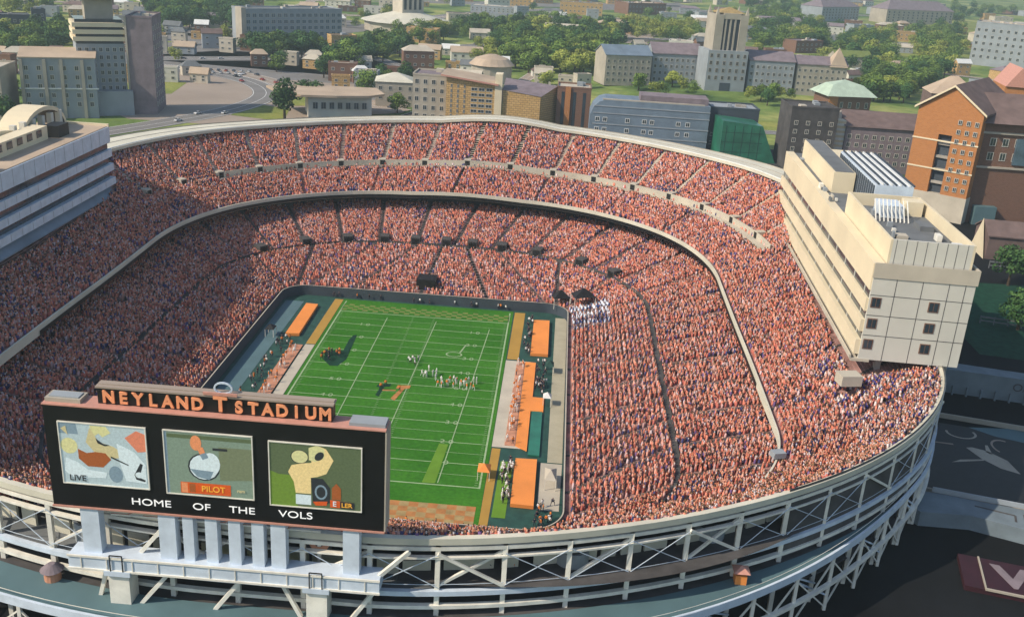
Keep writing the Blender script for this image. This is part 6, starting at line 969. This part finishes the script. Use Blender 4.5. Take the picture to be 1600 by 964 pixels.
pt.sheet([(128.5, -17.8), (136.5, -15.8), (136.5, -15.2), (131, -16.2)], .06, 'stone'); pt.sheet([(138.5, -11.5), (139.6, -8), (140.2, -8), (139.6, -12.5)], .06, 'stone')
for a0, a1, cx, cy, rx, ry, m in ((160, 380, 136, -2.5, 3.6, 3, 'stone'), (60, 220, 144, -8.5, 3, 4, 'road_tan')):
    P = ell(cx, cy, rx, ry, 14, a0, a1); Q = ell(cx, cy, rx*.84, ry*.84, 14, a0, a1); pt.strip([(x, y, .06) for x, y in P], [(x, y, .06) for x, y in Q], m)
pt.sheet([(139, 1), (150, 2), (166, -6), (152, -6), (144, -3)], .055, 'teal_deck')
pt.strip([(117, -12, .06), (124, -13.4, .06), (124.6, -7.6, .06), (132, -8.4, .06)], [(117, -12.5, .06), (124.6, -14, .06), (125.2, -8.2, .06), (132, -9.1, .06)], 'road_tan')
tag(pt.build('yard_paint'), kind='structure')
t = thing('painted_sign_panel', 'dark maroon ground sign with big pale letters in white frames at the bottom right', 'sign', (117.6, -67.5, 0), R(-13))
MB().box(-4, 28, 0, 10.5, 0, 1.0, 'maroon').build('panel', t)
for x in (-.6, 9.6, 20): MB().box(x, x+.3, 0, 10.5, 1.0, 1.25, 'stone').build('frame_bar', t)
MB().box(-.6, 28, -.35, 0, 1.0, 1.4, 'stone').build('frame_bar', t)
for k, ch_ in enumerate('VO'): text('letter', ch_, 9.0, 'roof_purple', t, (4.8+k*10.2, 5.2, 1.06), (0, 0, 0), .04, .35, sx=1.1)
patch('lawn', [(160, 50), (214, 40), (222, 120), (160, 118)], 'shadow_green', .07)  # grass darkened in colour for the shadow on this side
b = building('low_brown_shed', 'long low dark shed with a pale gable end behind the press box', 199, 150, -4, 70, 16, 9, 'roof_brown', 'gableX', 'roof_brown', None, rh=4); MB().add([(-.7, -.6, 0), (-.7, 16.6, 0), (-.7, 8, 14)], [(2, 1, 0)], 'cream').build('gable_end', b)
def fence(x0, y0, x1, y1, h, label, m='roof_grey'):
    t = thing('picket_fence', label, 'fence', (x0, y0, 0), math.atan2(y1-y0, x1-x0)); L = math.hypot(x1-x0, y1-y0)
    for k in range(int(L/4)+1): MB().box(k*4-.15, k*4+.15, -.15, .15, 0, h, m).build('post', t)
    MB().box(0, L, -.08, .08, h*.3, h*.45, m).box(0, L, -.08, .08, h*.75, h*.95, m).build('rail', t)
fence(196, 138, 262, 132, 3, 'grey fence in front of the long low dark shed'); fence(170, 77, 214, 68, 2.5, 'grey fence across the dark lawn right of the press box')
t = thing('orange_mast', 'slim orange mast with dark crossbars at the right edge', 'mast', (196, 100, 0)); MB().bar((0, 0, 0), (1, 0, 20), 1.0, 'brick_orange').build('pole', t)
for z in (5, 10, 15): MB().bar((0, 0, z), (12, -2, z+1), .3, 'dark_concrete').build('crossbar', t)
MB().bar((-2, 0, 2), (10, -3, 9), .35, 'steel').build('stay', t)

# ================================================================ trees
def crown_mesh(kind, seed, leaves=1500):
    r = random.Random(seed); nr = np.random.default_rng(seed); V_, F_ = [], []
    nb = r.randint(7, 11); blobs = []
    for k in range(nb):
        a = r.uniform(0, 6.28); d_ = r.uniform(.6, 3.4); blobs.append((d_*math.cos(a), d_*math.sin(a), r.uniform(4.0, 9.8)-.25*d_, r.uniform(1.5, 2.8)))
    blobs.append((0, 0, 7.5, 3.2))
    wts = np.array([b[3]**2 for b in blobs]); wts /= wts.sum()
    ix = nr.choice(len(blobs), leaves, p=wts); dirs = nr.normal(size=(leaves, 3)); dirs /= np.linalg.norm(dirs, axis=1)[:, None]
    rad = nr.uniform(.72, 1.08, leaves)
    B_ = np.array(blobs)[ix]; C_ = B_[:, :3]+dirs*(B_[:, 3]*rad)[:, None]*np.array([1, 1, .85])
    for c, d_ in zip(C_, dirs):
        nrm = Vector(d_)+Vector(nr.normal(size=3)*.45); nrm.normalize(); u = nrm.orthogonal().normalized(); u = Matrix.Rotation(r.uniform(0, 6.28), 3, nrm) @ u; v = nrm.cross(u); s = r.uniform(.28, .55); c = Vector(c)
        o_ = len(V_); V_ += [c+u*s, c+v*s*.7, c-u*s, c-v*s*.7]; F_.append((o_, o_+1, o_+2, o_+3))
    me = bpy.data.meshes.new('crown'); me.from_pydata([tuple(v) for v in V_], [], F_); me.materials.append(M['leaf_'+kind]); return me
def trunk_mesh(seed):
    r = random.Random(seed); mb = MB(); mb.cyl(0, 0, 0, 4.5, .42, .26, 'bark', 7)
    for k in range(5):
        a = r.uniform(0, 6.28); mb.bar((0, 0, 3+.4*k), (1.9*math.cos(a), 1.9*math.sin(a), 6.2+.4*k), .16, 'bark')
    return mb.mesh('trunk')
crowns = {k: [crown_mesh(k, 10*i+ord(k)) for i in range(3)] for k in 'dmy'}; trunks = [trunk_mesh(i) for i in range(2)]
zone = {0: 'just behind the stadium rim at left of centre', 1: 'in the dark diagonal wood left of centre', 2: 'in the dense dark wood in the upper middle', 3: 'in front of the dense dark wood', 4: 'in the open grove left of the hill tower', 5: 'in the wood behind the hill tower', 6: 'beside the lawn right of the hill tower', 7: 'behind the green roofed pavilion', 8: 'in the grove below the upper right white block', 9: 'along the far upper right lawns', 10: 'in the far dark wood at upper left', 11: 'left of the stone hall at the left edge', 12: 'on the lawn before the hill row', 13: 'between the pale roofs and the grey block', 14: 'behind the pale green glass block', 15: 'at the far upper left corner', 16: 'in front of the hill annex', 17: 'on the dark lawn at the right edge', 18: 'between the press box and the gabled building', 19: 'scattered along the streets of the background town'}
kn = {'d': 'dark green tree', 'm': 'mid green tree', 'y': 'yellow green tree'}
TREES.sort(key=lambda t: math.hypot(t[1]-35, t[2]+221)/t[4])
rt_ = random.Random(3)
far_v, far_f, far_n, far_m = [], [], 0, []
for i, (zn, x, y, kd, s) in enumerate(TREES):
    rz = rt_.uniform(0, 6.28); h = gz(x, y); q_ = rt_.random(); kd = 'm' if kd == 'd' and q_ < .35 else ('y' if kd == 'm' and q_ < .28 else kd); s *= 1.4; sx = s*rt_.uniform(.95, 1.3)
    cmesh = crowns[kd][i % 3]
    if i < 290:
        t = thing('tree', f'{kn[kd]} {zone[zn]}', 'tree', (x, y, h), rz, f'{kn[kd]}s {zone[zn]}')
        link('crown', cmesh, t, scale=(sx, sx, s)); link('trunk', trunks[i % 2], t, scale=(s, s, s))
    else:
        n_ = len(cmesh.vertices); co = np.empty(n_*3, np.float32); cmesh.vertices.foreach_get('co', co); co = co.reshape(-1, 3)[: (n_//4//2)*4]*np.array([sx*1.15, sx*1.15, s*1.1])
        c, s2 = math.cos(rz), math.sin(rz); q = np.stack([co[:, 0]*c-co[:, 1]*s2+x, co[:, 0]*s2+co[:, 1]*c+y, co[:, 2]+h], -1); far_v.append(q); far_m += ['dmy'.index(kd)]*(len(q)//4)
fv = np.concatenate(far_v); n_ = len(fv)
me = bpy.data.meshes.new('far_woods'); me.vertices.add(n_); me.vertices.foreach_set('co', fv.astype(np.float32).ravel()); me.loops.add(n_); me.loops.foreach_set('vertex_index', np.arange(n_, dtype=np.int32)); me.polygons.add(n_//4); me.polygons.foreach_set('loop_start', np.arange(0, n_, 4, dtype=np.int32)); 
for k in 'dmy': me.materials.append(M['leaf_'+k])
me.polygons.foreach_set('material_index', np.array(far_m, np.int32)); me.update(calc_edges=True)
o = bpy.data.objects.new('far_woods', me); col.objects.link(o); tag(o, 'distant woods covering the upper background', 'woods', kind='stuff')

# ================================================================ cars
def car(paint):
    t = thing('parked_car', 'small car', 'car')
    mb = MB(); P = [(-2.2, .35), (-2.2, .9), (-1.3, 1.0), (1.0, 1.0), (2.1, .85), (2.2, .35)]
    n = len(P); mb.add([(x, -.88, z) for x, z in P]+[(x, .88, z) for x, z in P], [tuple(range(n))[::-1], tuple(range(n, 2*n))]+[(i, (i+1) % n, n+(i+1) % n, n+i) for i in range(n)], paint); mb.build('body', t)
    mb = MB(); P = [(-1.6, 1.0), (-1.0, 1.48), (.3, 1.48), (1.0, 1.0)]; n = 4
    mb.add([(x, -.76, z) for x, z in P]+[(x, .76, z) for x, z in P], [tuple(range(n))[::-1], tuple(range(n, 2*n)), (1, 0, 4, 5), (3, 2, 6, 7)], 'glass').add([(-1.0, -.76, 1.49), (.3, -.76, 1.49), (.3, .76, 1.49), (-1.0, .76, 1.49)], [(0, 1, 2, 3)], paint); mb.build('cabin', t)
    for x in (-1.35, 1.35):
        for y in (-.85, .85):
            m2 = MB(); nn = 10; m2.add([(x+.34*math.cos(2*math.pi*k/nn), y-.1, .34+.34*math.sin(2*math.pi*k/nn)) for k in range(nn)]+[(x+.34*math.cos(2*math.pi*k/nn), y+.1, .34+.34*math.sin(2*math.pi*k/nn)) for k in range(nn)], [tuple(range(nn)), tuple(range(nn, 2*nn))[::-1]]+[(k, nn+k, nn+(k+1) % nn, (k+1) % nn) for k in range(nn)], 'rubber'); m2.build('wheel', t)
    return t
protos = [car(p) for p in ('car_paint_a', 'car_paint_b', 'car_paint_c')]; first = [True]*3; cn = ('pale', 'dark', 'red'); rc = random.Random(8)
def place_car(x, y, rz, where, z=.25):
    k = rc.choice([0, 0, 1, 2]); t = protos[k] if first[k] else dup(protos[k]); first[k] = False
    t.location = (x, y, z+gz(x, y)); t.rotation_euler.z = rz; t.scale = (1, 1, 1); tag(t, f'{cn[k]} car {where}', 'car', f'{cn[k]} cars {where}')
names = {0: 'on the road beside the grey slab tower', 1: 'on the tan loop road at left', 2: 'on the wide highway at left', 3: 'on the road crossing behind the tan roofs', 4: 'in the lane beside the stadium rim'}
for ri, nmb in ((0, 14), (1, 10), (2, 26), (3, 16), (4, 8)):
    P, w_ = roads[ri]
    for k in range(nmb):
        i = rc.randrange(3, len(P)-3); d_ = (P[i+1]-P[i-1]).normalized(); sd = rc.choice((-1, 1)); q = P[i]+Vector((-d_.y, d_.x))*sd*w_*rc.choice((.14, .3)); place_car(q.x, q.y, math.atan2(d_.y, d_.x)+(0 if sd < 0 else math.pi), names[ri])
for k in range(26):
    place_car(-110+(k % 13)*5.5, 432+(k//13)*14, math.pi/2+.2, 'in the car park behind the curved pavilion')
for k in range(44):
    place_car(-300+(k % 22)*5.2, 462+(k//22)*12+(k % 22)*1.0, math.pi/2+.1, 'on the wide tan plaza left of the stadium')
# ================================================================ people on the field
def person_mesh(shirt, pants, pose, helmet):
    J = {'pel': (0, 0, .98), 'che': (0, .0, 1.32), 'nek': (0, 0, 1.52), 'hed': (0, -.02, 1.68), 'top': (0, 0, 1.80)}
    sp = .14 if pose == 0 else .26; fw = 0 if pose == 0 else .22
    pts = [(0, 0, .98), (0, 0, 1.22), (0, 0, 1.42), (0, 0, 1.54), (0, -.02, 1.68), (0, -.01, 1.80), (-.2, 0, 1.44), (-.30, -.04-fw*.6, 1.18), (-.28, -.14-fw, 1.0+fw*.5), (.2, 0, 1.44), (.30, .02+fw*.3, 1.18), (.28, -.10+fw*.4, .94), (-sp*.8, -fw, .92), (-sp, -fw*1.4, .50), (-sp*1.1, -fw*1.2+.04, .08), (-sp*1.1, -fw*1.2-.14, .05), (sp*.8, fw*.4, .92), (sp, fw*.6, .50), (sp*1.1, fw*1.6, .10), (sp*1.1, fw*1.6-.16, .05)]
    ed = [(0, 1), (1, 2), (2, 3), (3, 4), (4, 5), (2, 6), (6, 7), (7, 8), (2, 9), (9, 10), (10, 11), (0, 12), (12, 13), (13, 14), (14, 15), (0, 16), (16, 17), (17, 18), (18, 19)]
    rd = [.15, .15, .17, .065, .115, .09, .085, .055, .04, .085, .055, .04, .10, .07, .05, .04, .10, .07, .05, .04]
    me = bpy.data.meshes.new('p'); me.from_pydata(pts, ed, []); o = bpy.data.objects.new('p', me); col.objects.link(o)
    sk = o.modifiers.new('s', 'SKIN')
    for v, r in zip(me.skin_vertices[0].data, rd): v.radius = (r, r)
    me.skin_vertices[0].data[0].use_root = True
    m2 = o.modifiers.new('u', 'SUBSURF'); m2.levels = 1
    out = bpy.data.meshes.new_from_object(o.evaluated_get(bpy.context.evaluated_depsgraph_get())); bpy.data.objects.remove(o)
    out.name = 'person'; out.materials.clear()
    for m in (shirt, pants, 'skin', helmet): out.materials.append(M[m])
    for p in out.polygons:
        c = p.center; p.material_index = 3 if c.z > 1.70 else (2 if c.z > 1.53 or (abs(c.x) > .24 and c.z < 1.15 and c.z > .85) else (0 if c.z > 1.0 else 1)); p.use_smooth = True
    return out
PM = {}
for nm, a in dict(white=('shirt_white', 'pants_white', 'letter_white'), orange=('shirt_orange', 'pants_white', 'shirt_white'), staff=('shirt_white', 'pants_dark', 'hair'), dark=('shirt_dark', 'pants_dark', 'hair'), fan=('shirt_orange', 'pants_dark', 'hair')).items():
    PM[nm] = [person_mesh(a[0], a[1], p, a[2]) for p in (0, 1)]
rp = random.Random(21)
def person(kind, x, y, z, rz, label, group): 
    o = bpy.data.objects.new('person', rp.choice(PM[kind])); col.objects.link(o); o.location = (x, y, z); o.rotation_euler.z = rz; s = rp.uniform(.98, 1.12); o.scale = (s, s, s); tag(o, label, 'person', group)
for k in range(11): person('white', 9.2+k*1.0+rp.uniform(-.3, .3), 3+rp.uniform(-2.6, 2.2)-k*.1, .1, rp.uniform(0, 6), 'player in white in the scrimmage line at midfield right', 'players in white in the scrimmage')
for k in range(11): person('orange', 10+k*.9+rp.uniform(-.3, .3), 1+rp.uniform(-2.6, 2.2), .1, rp.uniform(0, 6), 'player in orange shirt in the scrimmage line at midfield right', 'players in orange in the scrimmage')
for k, (x, y) in enumerate([(1.6, 14), (2.3, 13), (1.2, 12.5), (3.0, 14.6), (2.5, 11.4), (.7, 13.4)]): person('staff', x, y, .1, rp.uniform(0, 6), 'official in white shirt in the small group just above midfield', 'officials above midfield')
for k in range(7): person('white', 5.7+rp.uniform(-1, 3.5), 7+rp.uniform(-3, 2), .1, rp.uniform(0, 6), 'player in white spread out left of the scrimmage', 'players in white left of the scrimmage')
for k in range(14): person('dark' if k % 2 else 'fan', -20+rp.uniform(-1.6, 3.0), 11+rp.uniform(-2.5, 4.5), .1, rp.uniform(0, 6), ('band member in dark clothes' if k % 2 else 'band member in orange shirt')+' on the dark painted shadow patch at left', 'band members in dark on the emblem' if k % 2 else 'band members in orange on the emblem')
for k, (x, y) in enumerate([(-2.6, -2), (-3.4, -4), (1.2, -4.2)]): person('fan', x, y, .12, 0, ['person in orange on the far part of the dark midfield mark', 'person in orange on the near part of the dark midfield mark', 'person in orange on the orange midfield mark'][k], None)
def rowp(n, x0, x1, y0, y1, kinds, where, z=.14):
    for k in range(n):
        kd = rp.choice(kinds); nm = {'white': 'player in white', 'orange': 'player in orange jersey', 'staff': 'staff member in white shirt', 'dark': 'person in dark clothes', 'fan': 'person in orange shirt'}[kd]
        person(kd, rp.uniform(x0, x1), rp.uniform(y0, y1), z, rp.uniform(0, 6.28), f'{nm} {where}', f'{nm} {where}')
rowp(34, 28.6, 30.2, -27, 18, ['orange', 'orange', 'white', 'fan'], 'standing on the pink bench mat at right', .27)
rowp(34, 33.8, 36.6, -1, 19, ['dark', 'dark', 'staff'], 'between the orange team mat and the pale track')
rowp(26, 29.4, 31.4, 22, 50, ['dark', 'staff', 'dark'], 'beside the far right orange mat')
rowp(34, 28.4, 30.6, -54, -34, ['dark', 'staff', 'dark', 'white'], 'left of the near right orange mat')
rowp(18, 36, 39.5, -58, -50, ['dark', 'staff', 'fan'], 'at the near right corner behind the orange mat')
rowp(32, -35.6, -32.2, -22, 22, ['dark', 'dark', 'staff', 'fan'], 'in a row along the left team area')
rowp(26, -31.3, -28.7, -20, 18, ['fan', 'orange', 'white'], 'on the left pink mat', .32)
rowp(14, -30, 24, 56, 56.6, ['dark', 'staff', 'fan'], 'along the wall behind the far end zone')
rowp(16, 2, 30, -63.4, -61, ['fan', 'staff', 'dark'], 'behind the near checkered end zone')
# concourse walkers
for k in range(26):
    s = ss[2]+(ss[-1]+NS-ss[2] if ss[-1] < ss[2] else ss[-1]-ss[2])*rp.random(); p = at(fan(-3.5, 0), s % NS); kd = rp.choice(['fan', 'dark', 'staff'])
    person(kd, p[0], p[1], 15.52, rp.uniform(0, 6), {'fan': 'person in orange shirt', 'dark': 'person in dark clothes', 'staff': 'person in white shirt'}[kd]+' walking on the near end concourse', {'fan': 'orange', 'dark': 'dark', 'staff': 'white'}[kd]+' shirted walkers on the concourse')
for (x, y, h) in ((69, -86.5, .35),):
    t = thing('orange_kiosk', 'small orange kiosk standing on the teal ramp deck at lower right', 'kiosk', (x, y, 11.6)); MB().box(-.9, .9, -.9, .9, 0, 1.6, 'orange_mat').build('counter', t); MB().add([(-1.3, -1.3, 2.2), (1.3, -1.3, 2.2), (1.3, 1.3, 2.2), (-1.3, 1.3, 2.2), (0, 0, 3.1)], [(0, 1, 4), (1, 2, 4), (2, 3, 4), (3, 0, 4), (3, 2, 1, 0)], 'coral').build('canopy', t); MB().bar((0, 0, 1.6), (0, 0, 2.4), .12, 'steel').build('pole', t)
t = thing('round_kiosk', 'round dark topped kiosk on the teal ramp deck at lower left', 'kiosk', (-35, -100.5, 11.6)); MB().cyl(0, 0, 0, 1.7, 1.2, 1.2, 'pink_mat', 14).build('counter', t); MB().cyl(0, 0, 1.7, 2.7, 1.7, .5, 'roof_purple', 14).build('roof', t)
# ================================================================ haze
mb = MB(); mb.box(-9100, 9100, -4100, 9100, -8, 190, 'concrete'); hz = mb.build('haze'); hz.data.materials.clear()
hm = bpy.data.materials.new('haze'); hm.use_nodes = True; nt = hm.node_tree; nt.nodes.clear(); ov_ = nt.nodes.new('ShaderNodeOutputMaterial'); pv = nt.nodes.new('ShaderNodeVolumePrincipled')
pv.inputs['Color'].default_value = (.74, .90, .95, 1); pv.inputs['Density'].default_value = .00017; pv.inputs['Anisotropy'].default_value = .2
nt.links.new(pv.outputs[0], ov_.inputs['Volume']); hz.data.materials.append(hm); tag(hz, 'pale blue haze in the air over the campus', 'haze', kind='stuff')
